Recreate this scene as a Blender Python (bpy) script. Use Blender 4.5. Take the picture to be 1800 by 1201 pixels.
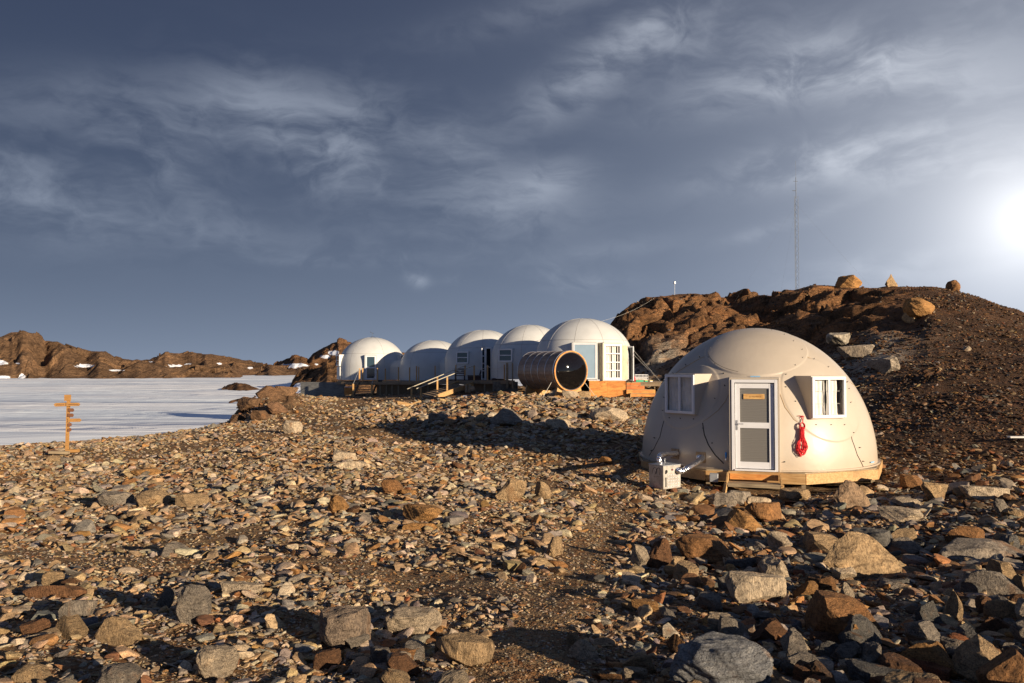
import bpy, bmesh, math, random
import numpy as np
from mathutils import Vector, Matrix
R = math.radians
sc = bpy.context.scene
for o in list(bpy.data.objects): bpy.data.objects.remove(o)

# ------------------------------------------------------------------ camera
F = 1400.0; CX = 900.0; CY = 600.5; HOR = 643.0
PITCH = math.atan((HOR-CY)/F)
cam = bpy.data.cameras.new('camera'); camo = bpy.data.objects.new('camera', cam)
sc.collection.objects.link(camo); sc.camera = camo
cam.sensor_width = 36; cam.lens = 28.0; cam.clip_start = .05; cam.clip_end = 20000
camo.location = (0, 0, 0); camo.rotation_euler = (math.pi/2+PITCH, 0, 0)

# ------------------------------------------------------------------ light
SUN_AZ, SUN_EL = 133.5, 11.6            # azimuth clockwise from +Y
sl = bpy.data.lights.new('sun', 'SUN'); sl.energy = 5.0; sl.angle = R(.5); sl.color = (1, .82, .60)
so = bpy.data.objects.new('sun', sl); sc.collection.objects.link(so)
sdir = Vector((math.sin(R(SUN_AZ))*math.cos(R(SUN_EL)), math.cos(R(SUN_AZ))*math.cos(R(SUN_EL)), math.sin(R(SUN_EL))))
so.rotation_euler = sdir.to_track_quat('Z', 'Y').to_euler(); so.location = sdir*80

sc.view_settings.view_transform = 'Standard'; sc.view_settings.look = 'None'
sc.view_settings.gamma = 1; sc.view_settings.exposure = 0.75
sc.render.engine = 'CYCLES'

class NT:
    """tiny node-graph helper"""
    def __init__(s, nt): s.nt = nt
    def n(s, typ, **kw):
        nd = s.nt.nodes.new(typ)
        for k, v in kw.items(): setattr(nd, k, v)
        return nd
    def put(s, sock, v):
        if isinstance(v, bpy.types.NodeSocket): s.nt.links.new(v, sock)
        elif v is not None:
            if isinstance(v, (tuple, list)) and sock.type == 'RGBA' and len(v) == 3: v = (*v, 1)
            sock.default_value = v
    def m(s, op, a, b=None, c=None, clamp=False):
        nd = s.n('ShaderNodeMath', operation=op); nd.use_clamp = clamp
        for i, v in enumerate((a, b, c)):
            if v is not None: s.put(nd.inputs[i], v)
        return nd.outputs[0]
    def vm(s, op, a, b=None, out=0, scale=None):
        nd = s.n('ShaderNodeVectorMath', operation=op); s.put(nd.inputs[0], a)
        if b is not None: s.put(nd.inputs[1], b)
        if scale is not None: s.put(nd.inputs['Scale'], scale)
        return nd.outputs[out]
    def mix(s, f, a, b, mode='MIX'):
        nd = s.n('ShaderNodeMix', data_type='RGBA', blend_type=mode)
        s.put(nd.inputs[0], f); s.put(nd.inputs[6], a); s.put(nd.inputs[7], b); return nd.outputs[2]
    def ramp(s, f, stops, interp='LINEAR'):
        nd = s.n('ShaderNodeValToRGB'); cr = nd.color_ramp; cr.interpolation = interp
        while len(cr.elements) < len(stops): cr.elements.new(.5)
        for e, (p, c) in zip(cr.elements, stops):
            e.position = p; e.color = (*c, 1) if len(c) == 3 else c
        s.put(nd.inputs[0], f); return nd.outputs[0]
    def sm(s, x, a, b):
        nd = s.n('ShaderNodeMapRange', interpolation_type='SMOOTHSTEP')
        s.put(nd.inputs[0], x); s.put(nd.inputs[1], a); s.put(nd.inputs[2], b); return nd.outputs[0]
    def noise(s, vec, scale, detail=4, rough=.55, dist=0., out=0):
        nd = s.n('ShaderNodeTexNoise'); s.put(nd.inputs['Vector'], vec)
        for k, v in (('Scale', scale), ('Detail', detail), ('Roughness', rough), ('Distortion', dist)): s.put(nd.inputs[k], v)
        return nd.outputs[out]
    def mapping(s, vec, scale=(1, 1, 1), loc=(0, 0, 0), rot=(0, 0, 0)):
        nd = s.n('ShaderNodeMapping'); s.put(nd.inputs[0], vec)
        nd.inputs['Location'].default_value = loc; nd.inputs['Scale'].default_value = scale; nd.inputs['Rotation'].default_value = rot
        return nd.outputs[0]

# ------------------------------------------------------------------ sky
w = bpy.data.worlds.new('World'); sc.world = w; w.use_nodes = True
nt = w.node_tree; nt.nodes.clear(); g = NT(nt)
tc = g.n('ShaderNodeTexCoord').outputs['Generated']
dirn = g.vm('NORMALIZE', tc)
sep = g.n('ShaderNodeSeparateXYZ'); g.put(sep.inputs[0], dirn)
X, Y, Z = sep.outputs
az = g.m('MULTIPLY', g.m('ARCTAN2', X, Y), 180/math.pi)
el = g.m('MULTIPLY', g.m('ARCSINE', Z), 180/math.pi)
GA, GE = 33.3, 8.8
gd = (math.sin(R(GA))*math.cos(R(GE)), math.cos(R(GA))*math.cos(R(GE)), math.sin(R(GE)))
th = g.m('MULTIPLY', g.m('ARCCOSINE', g.vm('DOT_PRODUCT', dirn, gd, out=1)), 180/math.pi)
def expf(x, k): return g.m('POWER', 2.71828, g.m('MULTIPLY', x, -1.0/k))
def blob(a0, e0, ra, re, rot=0.):
    da = g.m('SUBTRACT', az, a0); de = g.m('SUBTRACT', el, e0)
    c_, s_ = math.cos(R(rot)), math.sin(R(rot))
    u = g.m('DIVIDE', g.m('ADD', g.m('MULTIPLY', da, c_), g.m('MULTIPLY', de, s_)), ra)
    v = g.m('DIVIDE', g.m('SUBTRACT', g.m('MULTIPLY', de, c_), g.m('MULTIPLY', da, s_)), re)
    return expf(g.m('ADD', g.m('MULTIPLY', u, u), g.m('MULTIPLY', v, v)), 1.0)
elp = g.m('MAXIMUM', el, 0.)
base = g.mix(g.m('DIVIDE', elp, 26., clamp=True), (.046, .068, .116), (.021, .032, .067))
def addc(c, fac, col): return g.mix(1., c, g.vm('SCALE', col, scale=fac), 'ADD')
c = addc(base, expf(elp, 6.0), (.104, .120, .140))
halo_az = expf(g.m('MULTIPLY', th, g.m('ADD', .8, 0)), 17.)
c = addc(c, halo_az, (.122, .14, .172))
c = addc(c, expf(th, 7.5), (.40, .39, .37))
c = addc(c, expf(g.m("POWER", g.m("DIVIDE", th, 2.4), 1.0), 1.0), (.42, .40, .37))
# cirrus
pv = g.n('ShaderNodeCombineXYZ'); g.put(pv.inputs[0], az); g.put(pv.inputs[1], el)
pvo = pv.outputs[0]
warp = g.noise(pvo, .09, 3, .5, out=1)
wv = g.vm('ADD', pvo, g.vm('SCALE', g.vm('SUBTRACT', warp, (.5, .5, .5)), scale=5.0))
streak = g.noise(g.mapping(wv, scale=(.045, .30, 1), rot=(0, 0, R(-20))), 1.0, 8, .56, .08)
fine = g.noise(g.mapping(wv, scale=(.22, .62, 1), loc=(4, 2, 0), rot=(0, 0, R(-24))), 1.0, 8, .68, .12)
tex = g.m('ADD', g.m('MULTIPLY', streak, .80), g.m('MULTIPLY', fine, .20))
wsp = g.sm(tex, .36, .66)
bl = [(-31, 10.5, 6, 2.6, -10, .95), (-25, 16.3, 11, 2.0, 5, .62), (-16.5, 16.5, 5.5, 3.2, -20, .85), (-23, 12.3, 5, 2.2, -38, .62),
      (-12.2, 15.0, 3.0, 3.4, -45, .85), (-5, 15.8, 5, 2.2, -25, .6), (-2, 11.2, 7, 2.2, 0, .75), (2.8, 13.2, 3.0, 1.3, 12, .7),
      (6, 20.2, 6.5, 1.7, 27, 1.0), (9, 23.0, 4, 1.2, 25, .5), (15, 21.4, 7, 2.4, -5, .55), (19, 18.8, 8, 1.4, 8, .8), (25, 18.6, 6, 2.0, -14, .95), (22, 13.8, 7.5, 1.3, 8, 1.0),
      (28, 12.8, 6, 1.4, 2, .7), (6, 8, 6, .8, 8, .25), (5, 5.9, 3.8, .75, -4, .6), (-6.8, 6.2, 1.0, .55, -25, .9), (-3.9, 6.1, .9, .4, 0, .5),
      (-12, 7.4, 6, .45, 2, .4), (-20, 8.6, 16, 1.2, -3, .28), (19, 9.5, 4, .5, 14, .4), (24, 6.2, 7, 1.1, 4, .35), (2, 24.4, 10, 1.3, 14, .35), (33, 22, 5, 5, 30, .3)]
msk = None
for a0, e0, ra, re, ro, am in bl:
    b = g.m('MULTIPLY', blob(a0, e0, ra, re, ro), am)
    msk = b if msk is None else g.m('ADD', msk, b)
rest = g.sm(g.m('ABSOLUTE', az), 40., 60.)
msk = g.m('ADD', msk, g.m('MULTIPLY', rest, .4))
cl = g.m('MULTIPLY', g.m('MINIMUM', msk, 1.25), wsp, clamp=True)
c = addc(c, cl, (.105, .115, .13))
c = addc(c, g.m('MULTIPLY', cl, halo_az), (.15, .14, .12))
sky = g.n('ShaderNodeTexSky', sky_type='NISHITA', sun_disc=False)
sky.sun_elevation = R(SUN_EL); sky.sun_rotation = R(SUN_AZ); sky.altitude = 1200; sky.dust_density = .4; sky.ozone_density = 2.0
fwd = Vector((0, 1, .22)).normalized()
off = g.m('MULTIPLY', g.m('ARCCOSINE', g.vm('DOT_PRODUCT', dirn, tuple(fwd), out=1)), 180/math.pi)
nm = g.sm(off, 40., 85.)
tot = g.mix(1., g.vm('SCALE', c, scale=8.4), g.vm('SCALE', g.vm('MULTIPLY', sky.outputs[0], (.20, .70, 1.55)), scale=g.m('MULTIPLY', nm, .11)), 'ADD')
below = g.sm(el, -3., -.2)
tot = g.mix(below, (.9, .9, .9), tot)
bg = g.n('ShaderNodeBackground'); g.put(bg.inputs[0], tot); bg.inputs[1].default_value = .1
out = g.n('ShaderNodeOutputWorld'); nt.links.new(bg.outputs[0], out.inputs[0])

# ------------------------------------------------------------------ geometry of the view (used only to measure the photograph)
cp, sp = math.cos(PITCH), math.sin(PITCH)
def ray(px, py):
    xr = (px-CX)/F; yr = (CY-py)/F
    return Vector((xr, cp-yr*sp, sp+yr*cp))
def P(px, py, d):
    v = ray(px, py); return v*(d/v.y)
def proj(x, y, z):
    zc = y*cp+z*sp; return CX+F*x/zc, CY-F*(-y*sp+z*cp)/zc

# ------------------------------------------------------------------ noise
_rng = np.random.RandomState(7); _perm = _rng.permutation(512)
_grad = _rng.rand(512)*2*np.pi; _gx = np.cos(_grad); _gy = np.sin(_grad)
def gnoise(x, y):
    xi = np.floor(x).astype(np.int64); yi = np.floor(y).astype(np.int64); fx = x-xi; fy = y-yi
    u = fx*fx*fx*(fx*(fx*6-15)+10); v = fy*fy*fy*(fy*(fy*6-15)+10)
    def gr(ix, iy, dx, dy):
        h = _perm[(ix+_perm[iy & 511]) & 511]; return _gx[h]*dx+_gy[h]*dy
    a = gr(xi, yi, fx, fy); b = gr(xi+1, yi, fx-1, fy); c_ = gr(xi, yi+1, fx, fy-1); d = gr(xi+1, yi+1, fx-1, fy-1)
    return (a+(b-a)*u+((c_+(d-c_)*u)-(a+(b-a)*u))*v)*1.5
def fbm(x, y, o=5, g_=.5):
    s = 0; a = 1; f = 1
    for i in range(o): s = s+a*gnoise(x*f+17.3*i, y*f+9.1*i); a *= g_; f *= 2.03
    return s
def ridged(x, y, o=5, g_=.55):
    s = 0; a = 1; f = 1
    for i in range(o): s = s+a*(1-2*np.abs(gnoise(x*f+31.7*i, y*f+5.3*i))); a *= g_; f *= 2.1
    return s
def cells(x, y, seed=0):
    """tilted facets of jointed rock: per-cell height and slope, plus distance to the joint"""
    xi = np.floor(x).astype(np.int64); yi = np.floor(y).astype(np.int64); b1 = np.full(x.shape, 9.); b2 = b1.copy(); hz = np.zeros(x.shape)
    for dx in (-1, 0, 1):
        for dy in (-1, 0, 1):
            cx, cy = xi+dx, yi+dy; h = _perm[(cx+_perm[(cy+seed) & 511]) & 511]; h2 = _perm[(h+91) & 511]; h3 = _perm[(h+203) & 511]; h4 = _perm[(h+307) & 511]; h5 = _perm[(h+411) & 511]
            ox, oy = x-(cx+.1+.8*h/511.), y-(cy+.1+.8*h2/511.); d = np.sqrt(ox*ox+oy*oy)
            val = (h3/255.5-1)*.55+ox*(h4/255.5-1)*1.1+oy*(h5/255.5-1)*1.1
            n = d < b1; b2 = np.where(n, b1, np.minimum(b2, d)); hz = np.where(n, val, hz); b1 = np.where(n, d, b1)
    return hz, b2-b1
def sstep(x, a, b):
    t = np.clip((x-a)/(b-a), 0, 1); return t*t*(3-2*t)

# ------------------------------------------------------------------ terrain heights
DR = [1, 4.3, 6.5, 9, 12, 16, 20, 25, 30, 36, 42, 50, 60, 67, 75, 100, 150, 300]
TB = {
 -700: [-1.72,-1.76,-1.93,-2.2,-2.45,-2.8,-3.0,-3.2,-3.6,-4.5,-6,-7,-7,-7,-7,-7,-7,-7],
 0:    [-1.72,-1.76,-1.93,-2.2,-2.45,-2.7,-2.85,-3.0,-3.12,-3.5,-5,-6.6,-7,-7,-7,-7,-7,-7],
 230:  [-1.72,-1.76,-1.93,-2.2,-2.42,-2.6,-2.75,-2.86,-2.95,-3.15,-4.2,-6.2,-7,-7,-7,-7,-7,-7],
 330:  [-1.72,-1.76,-1.93,-2.2,-2.38,-2.55,-2.68,-2.78,-2.86,-2.92,-3.5,-5.2,-7,-7,-7,-7,-7,-7],
 400:  [-1.72,-1.76,-1.93,-2.15,-2.35,-2.5,-2.62,-2.72,-2.8,-2.84,-2.98,-4.0,-6,-7,-7,-7,-7,-7],
 430:  [-1.72,-1.76,-1.93,-2.15,-2.33,-2.48,-2.58,-2.68,-2.76,-2.80,-2.8,-2.55,-4.6,-6.4,-7,-7,-7,-7],
 470:  [-1.72,-1.76,-1.93,-2.15,-2.3,-2.45,-2.55,-2.65,-2.72,-2.75,-2.6,-1.65,-3.0,-5,-7,-7,-7,-7],
 505:  [-1.72,-1.76,-1.93,-2.15,-2.3,-2.42,-2.52,-2.62,-2.66,-2.68,-2.5,-1.75,-2.4,-4.2,-6,-7,-7,-7],
 540:  [-1.72,-1.76,-1.93,-2.15,-2.27,-2.4,-2.5,-2.58,-2.62,-2.6,-2.5,-2.3,-2.05,-2.9,-4.5,-6,-7,-7],
 600:  [-1.72,-1.76,-1.93,-2.12,-2.22,-2.35,-2.47,-2.53,-2.55,-2.5,-2.5,-2.5,-2.55,-2.65,-2.8,-3.5,-6,-7],
 750:  [-1.72,-1.76,-1.93,-2.12,-2.22,-2.38,-2.5,-2.53,-2.42,-2.25,-2.1,-2.1,-2.15,-2.25,-2.4,-3,-4,-7],
 900:  [-1.72,-1.76,-1.93,-2.12,-2.25,-2.45,-2.57,-2.42,-2.15,-1.85,-1.62,-1.7,-1.8,-1.9,-2,-3,-4,-7],
 1040: [-1.72,-1.76,-1.93,-2.18,-2.33,-2.55,-2.6,-2.42,-2.2,-1.9,-1.75,-1.95,-1.7,-1.5,-1.2,-1,-3,-7],
 1085: [-1.72,-1.76,-1.93,-2.2,-2.37,-2.6,-2.62,-2.42,-2.24,-2.0,-1.85,-2.05,-1.2,.9,4.6,5,0,-7],
 1130: [-1.72,-1.76,-1.93,-2.22,-2.4,-2.7,-2.65,-2.45,-2.25,-2.05,-1.9,-1.95,-1.0,2.0,6.2,5.6,0,-7],
 1200: [-1.72,-1.76,-1.93,-2.25,-2.5,-2.8,-2.8,-2.55,-2.25,-2.0,-1.75,-1.4,-.2,3.0,6.6,5.5,1,-7],
 1330: [-1.72,-1.76,-1.96,-2.32,-2.6,-2.95,-2.95,-2.75,-2.35,-1.9,-1.3,-.6,1.3,4.3,7.3,6,1,-7],
 1450: [-1.72,-1.76,-1.96,-2.32,-2.6,-2.9,-2.9,-2.6,-2.1,-1.3,-.2,1.5,4.9,6.7,7.4,6,1,-7],
 1550: [-1.72,-1.76,-1.96,-2.3,-2.55,-2.85,-2.75,-2.3,-1.6,-.4,1.2,3.6,6.1,7.0,7.5,6,1,-7],
 1650: [-1.72,-1.76,-1.96,-2.3,-2.52,-2.78,-2.6,-2.05,-1.2,.05,1.7,4.2,6.2,6.9,7.2,6,1,-7],
 1720: [-1.72,-1.76,-1.96,-2.3,-2.5,-2.7,-2.5,-1.9,-1.0,.25,1.8,4.1,5.6,5.8,5.4,4,0,-7],
 1800: [-1.72,-1.76,-1.96,-2.3,-2.5,-2.65,-2.4,-1.8,-.9,.3,1.7,3.35,3.9,3.6,3,2,-1,-7],
 2000: [-1.72,-1.76,-1.96,-2.25,-2.45,-2.6,-2.35,-1.8,-1.1,-.2,.8,1.6,1.8,1.4,1,0,-3,-7],
 2700: [-1.72,-1.76,-1.93,-2.2,-2.4,-2.5,-2.4,-2.2,-2.0,-1.8,-1.5,-1.2,-1.0,-1.0,-1,-2,-4,-7]}
_cols = np.array(sorted(TB)); _lt = np.arange(0, math.log(300)+.001, .02)
_g1 = np.array([np.interp(_lt, np.log(DR), TB[c_]) for c_ in _cols])
_pxs = np.arange(-700, 2701, 10.)
_gt = np.array([np.interp(_pxs, _cols, _g1[:, j]) for j in range(len(_lt))]).T
def _blur(a, k, ax):
    ker = np.ones(k)/k; pad = [(0, 0), (0, 0)]; pad[ax] = (k//2, k//2)
    return np.apply_along_axis(lambda v: np.convolve(v, ker, 'valid'), ax, np.pad(a, pad, mode='edge'))
for _ in range(2): _gt = _blur(_blur(_gt, 5, 0), 7, 1)
def hbase(x, y):
    r = np.sqrt(x*x+y*y)+1e-6; a = np.arctan2(x, y); ac = np.clip(a, -R(52), R(52))
    d = np.clip(r*np.cos(ac), 1, 299.); px = np.clip(CX+F*np.tan(ac), -700, 2700)
    ti = np.log(d)/.02; pi_ = (px+700)/10.
    i0 = np.clip(pi_.astype(int), 0, len(_pxs)-2); j0 = np.clip(ti.astype(int), 0, len(_lt)-2); u = pi_-i0; v = ti-j0
    z = (_gt[i0, j0]*(1-u)+_gt[i0+1, j0]*u)*(1-v)+(_gt[i0, j0+1]*(1-u)+_gt[i0+1, j0+1]*u)*v
    back = np.maximum(-1.65-.012*r, -7); t = np.clip((np.abs(a)-R(52))/R(50), 0, 1); t = t*t*(3-2*t)
    return z*(1-t)+back*t, px, d
def zones(x, y, z, px, d):
    """real ground types: bare rock cliff, dark hillside scree, brown mound"""
    cliff = sstep(px, 1035, 1075)*(1-sstep(px, 1560+fbm(x*.1, y*.1, 3)*60, 1640))*sstep(d, 56+(px-1100)*-.03, 62+(px-1100)*-.03)*(1-sstep(d, 110, 140))
    cliff = cliff*sstep(z, -1.2, .3)
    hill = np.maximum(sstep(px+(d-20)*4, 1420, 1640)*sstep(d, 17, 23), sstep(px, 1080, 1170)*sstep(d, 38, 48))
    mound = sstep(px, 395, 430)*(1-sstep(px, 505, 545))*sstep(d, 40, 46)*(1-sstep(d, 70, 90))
    return cliff, hill, mound
def H(x, y):
    x = np.asarray(x, float); y = np.asarray(y, float)
    z, px, d = hbase(x, y)
    cliff, hill, mound = zones(x, y, z, px, d)
    # uneven stony ground
    z = z+fbm(x*.55, y*.55, 3)*.05+fbm(x*2.1, y*2.1, 3)*.018*(1-.5*np.clip(d/40, 0, 1))
    z = z+fbm(x*.22+5, y*.22, 3)*.10*sstep(d, 14, 24)*(1-cliff)
    pile = np.exp(-((px-860)/260)**2)*sstep(d, 26, 32)*(1-sstep(d, 42, 45))
    z = z+pile*(ridged(x*.5, y*.5, 3)*.13)
    z = z+mound*(ridged(x*.45, y*.45, 4)-.3)*.32
    z = z+hill*(1-cliff)*fbm(x*.35, y*.35, 4)*.16*sstep(d, 20, 35)
    u = x*.8+y*.35; v = y*.6-x*.25                      # jointed bedrock: tilted blocks and steps
    n1 = ridged(u*.16, v*.16, 3, .45); n2 = ridged(u*.5+3, v*.42, 4, .55)
    st = z*1.1+n1*.8; blk = (np.floor(st)+sstep(st-np.floor(st), .35, .62))/1.1
    wx_, wy_ = gnoise(x*.7, y*.7)*.35, gnoise(x*.7+9, y*.7)*.35
    f1, e1_ = cells(u*.13+wx_*.2, v*.15+wy_*.2, 3); f2, e2_ = cells(u*.30+wx_*.4, v*.45+wy_*.4, 11); f3, e3_ = cells(u*.9+wx_, v*1.2+wy_, 29)
    crk = -.7*(1-sstep(e1_, 0, .07))-.38*(1-sstep(e2_, 0, .10))-.10*(1-sstep(e3_, 0, .14))
    z = z+cliff*((n1-.6)*.35+(f1*1.35+f2*.8+f3*.25)*(1-.6*sstep(px, 1480, 1560))+crk+(blk-z)*.15-.25+fbm(x*1.7, y*1.7, 3)*.04)
    sky_ = np.interp(px, [1040, 1062, 1085, 1110, 1150, 1200, 1250, 1290, 1330, 1370, 1400, 1430, 1465, 1530, 1560, 1600, 1650, 1700, 1800, 1900], [580, 552, 530, 520, 521, 514, 511, 503, 502, 507, 508, 500, 502, 504, 501, 499, 500, 510, 548, 580])
    cap = (HOR-sky_)/F*d+fbm(x*.35, y*.35, 4)*.10-.05; zone = sstep(px, 1040, 1060)*(1-sstep(px, 1850, 1900))*sstep(d, 50, 56)*(1-sstep(d, 110, 130)); k_ = .35
    m_ = -k_*np.logaddexp(-z/k_, -cap/k_); z = z+(m_-z)*zone
    z = z+mound*(f2*.34+f3*.2)
    return z
def ground_hit(px, py, dmin=2.5, dmax=140):
    v = ray(px, py); ds = np.exp(np.linspace(math.log(dmin), math.log(dmax), 900))
    zz = H(ds*v.x/v.y, ds); below_ = (ds*v.z/v.y) <= zz; i = int(np.argmax(below_)) if below_.any() else 899
    d = ds[i]; return Vector((d*v.x/v.y, d, float(zz[i]))), d

# ------------------------------------------------------------------ mesh helpers
col = sc.collection
def mesh_np(name, v, f, mat=None, smooth=False, parent=None, attrs=None):
    """v (n,3) array, f (m,k) array of equal-sized faces"""
    me = bpy.data.meshes.new(name); v = np.asarray(v, np.float32); f = np.asarray(f, np.int32)
    m, k = f.shape
    me.vertices.add(len(v)); me.vertices.foreach_set('co', v.ravel())
    me.loops.add(m*k); me.loops.foreach_set('vertex_index', f.ravel())
    me.polygons.add(m); me.polygons.foreach_set('loop_start', np.arange(0, m*k, k, dtype=np.int32))
    me.polygons.foreach_set('loop_total', np.full(m, k, np.int32))
    me.polygons.foreach_set('use_smooth', np.full(m, smooth, bool) if np.isscalar(smooth) else smooth)
    for nme, arr in (attrs or {}).items():
        if arr.ndim == 2:
            a = me.attributes.new(nme, 'FLOAT_COLOR', 'POINT'); q = np.ones((len(v), 4), np.float32); q[:, :3] = arr
            a.data.foreach_set('color', q.ravel())
        else:
            a = me.attributes.new(nme, 'FLOAT', 'POINT'); a.data.foreach_set('value', arr.astype(np.float32))
    me.update(calc_edges=True); me.validate()
    if mat: me.materials.append(mat)
    o = bpy.data.objects.new(name, me); col.objects.link(o)
    if parent: o.parent = parent
    return o
def tag(o, label=None, cat=None, group=None, kind=None):
    for k, v in (('label', label), ('category', cat), ('group', group), ('kind', kind)):
        if v: o[k] = v
    return o
def empty(name, loc=(0, 0, 0), rz=0.):
    o = bpy.data.objects.new(name, None); col.objects.link(o); o.location = loc; o.rotation_euler = (0, 0, rz); o.empty_display_size = .2
    return o
def copy_tree(o, parent=None):
    c_ = o.copy(); col.objects.link(c_)
    if parent: c_.parent = parent
    for ch in list(o.children): copy_tree(ch, c_)
    return c_
class MB:
    def __init__(s): s.bm = bmesh.new()
    def box(s, c, size, rot=None, bev=0.):
        r = bmesh.ops.create_cube(s.bm, size=1.)['verts']
        M = Matrix.Translation(Vector(c)) @ (rot.to_4x4() if rot else Matrix.Identity(4)) @ Matrix.Diagonal((*size, 1))
        bmesh.ops.transform(s.bm, matrix=M, verts=r)
        if bev:
            es = list({e for v in r for e in v.link_edges}); bmesh.ops.bevel(s.bm, geom=es, offset=bev, segments=1, affect='EDGES')
        return s
    def bar(s, a, b, w, t, up=(0, 0, 1), bev=0.):
        a, b = Vector(a), Vector(b); d = (b-a); L = d.length; x = d.normalized(); u = Vector(up)
        if abs(x.dot(u)) > .98: u = Vector((0, 1, 0))
        y = u.cross(x).normalized(); z = x.cross(y); rot = Matrix((x, y, z)).transposed()
        return s.box((a+b)/2, (L, w, t), rot, bev)
    def tube(s, pts, r, n=8, closed=False):
        pts = [Vector(p) for p in pts]; rings = []; N = len(pts)
        for i, p in enumerate(pts):
            a = pts[(i-1) % N] if (closed or i) else p; b = pts[(i+1) % N] if (closed or i < N-1) else p
            t = (b-a).normalized(); u = Vector((0, 0, 1)) if abs(t.z) < .9 else Vector((1, 0, 0))
            x = t.cross(u).normalized(); y = x.cross(t); rr = r[i] if isinstance(r, (list, tuple)) else r
            rings.append([s.bm.verts.new(p+x*math.cos(2*math.pi*k/n)*rr+y*math.sin(2*math.pi*k/n)*rr) for k in range(n)])
        for i in range(N if closed else N-1):
            A, B = rings[i], rings[(i+1) % N]
            for k in range(n): s.bm.faces.new((A[k], A[(k+1) % n], B[(k+1) % n], B[k]))
        if not closed: s.bm.faces.new(rings[0][::-1]); s.bm.faces.new(rings[-1])
        return s
    def prism(s, pts, z0, z1, M=None):
        a = [Vector((p[0], p[1], z0)) for p in pts]; b = [Vector((p[0], p[1], z1)) for p in pts]
        if M: a = [M @ p for p in a]; b = [M @ p for p in b]
        A = [s.bm.verts.new(p) for p in a]; B = [s.bm.verts.new(p) for p in b]; n = len(A)
        s.bm.faces.new(A[::-1]); s.bm.faces.new(B)
        for i in range(n): s.bm.faces.new((A[i], A[(i+1) % n], B[(i+1) % n], B[i]))
        return s
    def build(s, name, mat, parent=None, smooth=False):
        bmesh.ops.recalc_face_normals(s.bm, faces=s.bm.faces)
        me = bpy.data.meshes.new(name); s.bm.to_mesh(me); s.bm.free()
        if mat: me.materials.append(mat)
        if smooth:
            for p in me.polygons: p.use_smooth = True
        o = bpy.data.objects.new(name, me); col.objects.link(o)
        if parent: o.parent = parent
        return o

# ------------------------------------------------------------------ materials
def newmat(name):
    m = bpy.data.materials.new(name); m.use_nodes = True; nt = m.node_tree; nt.nodes.clear(); g = NT(nt)
    b = g.n('ShaderNodeBsdfPrincipled'); o = g.n('ShaderNodeOutputMaterial'); nt.links.new(b.outputs[0], o.inputs[0])
    return m, g, b
def bump(g, b, h, dist, strength=1.):
    nd = g.n('ShaderNodeBump'); g.put(nd.inputs['Height'], h); nd.inputs['Distance'].default_value = dist; nd.inputs['Strength'].default_value = strength
    g.put(b.inputs['Normal'], nd.outputs[0])
def simple(name, colr, rough=.5, metal=0., var=.12, vs=3., bmp=0., spec=.5, coat=0.):
    m, g, b = newmat(name); oc = g.n('ShaderNodeTexCoord').outputs['Object']
    n1 = g.noise(oc, vs, 6, .6)
    c_ = g.mix(g.sm(n1, .3, .7), tuple(x*(1-var) for x in colr), tuple(min(1, x*(1+var)) for x in colr))
    g.put(b.inputs['Base Color'], c_); g.put(b.inputs['Roughness'], g.m('ADD', rough-.06, g.m('MULTIPLY', n1, .12)))
    b.inputs['Metallic'].default_value = metal; b.inputs['Specular IOR Level'].default_value = spec
    if coat: b.inputs['Coat Weight'].default_value = coat; b.inputs['Coat Roughness'].default_value = .12
    if bmp: bump(g, b, g.noise(oc, vs*9, 5, .6), bmp)
    return m
def wood(name, a, bcol, scale=(1, 14, 14), rough=.7, knots=True):
    m, g, b = newmat(name); oc = g.n('ShaderNodeTexCoord').outputs['Object']
    n1 = g.noise(g.mapping(oc, scale=scale), 1.6, 6, .65, 1.2)
    n2 = g.noise(oc, 1.7, 3, .5)
    c_ = g.mix(g.sm(n1, .32, .68), a, bcol)
    c_ = g.mix(g.m('MULTIPLY', g.sm(n2, .5, .75), .5), c_, tuple(x*.55 for x in a))
    if knots:
        vo = g.n('ShaderNodeTexVoronoi'); g.put(vo.inputs['Vector'], g.mapping(oc, scale=(2.2, 6, 6))); vo.inputs['Scale'].default_value = 1.0
        c_ = g.mix(g.m('MULTIPLY', g.m('SUBTRACT', 1., g.sm(vo.outputs['Distance'], .04, .14)), .8), c_, tuple(x*.3 for x in a))
    g.put(b.inputs['Base Color'], c_); b.inputs['Roughness'].default_value = rough; bump(g, b, n1, .004)
    return m
M = {}
M['white'] = simple('white_gelcoat', (.53, .535, .52), .42, var=.05, vs=1.3)
M['frame'] = simple('white_upvc', (.70, .70, .72), .3, var=.03)
M['frame_metal'] = simple('painted_metal', (.62, .63, .64), .4, var=.05)
M['black'] = simple('black_rubber', (.02, .02, .022), .6)
M['bolt'] = simple('dark_steel', (.10, .095, .09), .45, .7)
M['steel'] = simple('steel', (.55, .56, .57), .33, .9)
M['foil'] = simple('crumpled_foil', (.80, .80, .82), .22, 1., bmp=.004, vs=14)
M['lumber'] = wood('pine_lumber', (.38, .21, .075), (.56, .36, .16))
M['lumber_old'] = wood('weathered_lumber', (.22, .16, .10), (.36, .28, .17))
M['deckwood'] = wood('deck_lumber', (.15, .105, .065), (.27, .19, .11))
M['post'] = wood('post_pine', (.46, .25, .09), (.62, .38, .15), scale=(14, 14, 1), knots=False)
M['ply'] = wood('orange_plywood', (.50, .17, .035), (.74, .34, .085), scale=(1.2, 1.2, 5))
M['plyred'] = wood('red_stained_boards', (.46, .115, .03), (.62, .20, .05), scale=(1, 8, 8))
M['sign'] = wood('sign_pine', (.30, .145, .04), (.45, .24, .075), scale=(1.5, 9, 14), knots=False)
M['signdark'] = wood('sign_brown', (.13, .05, .022), (.22, .095, .045), scale=(1.5, 9, 14), knots=False)
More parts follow.
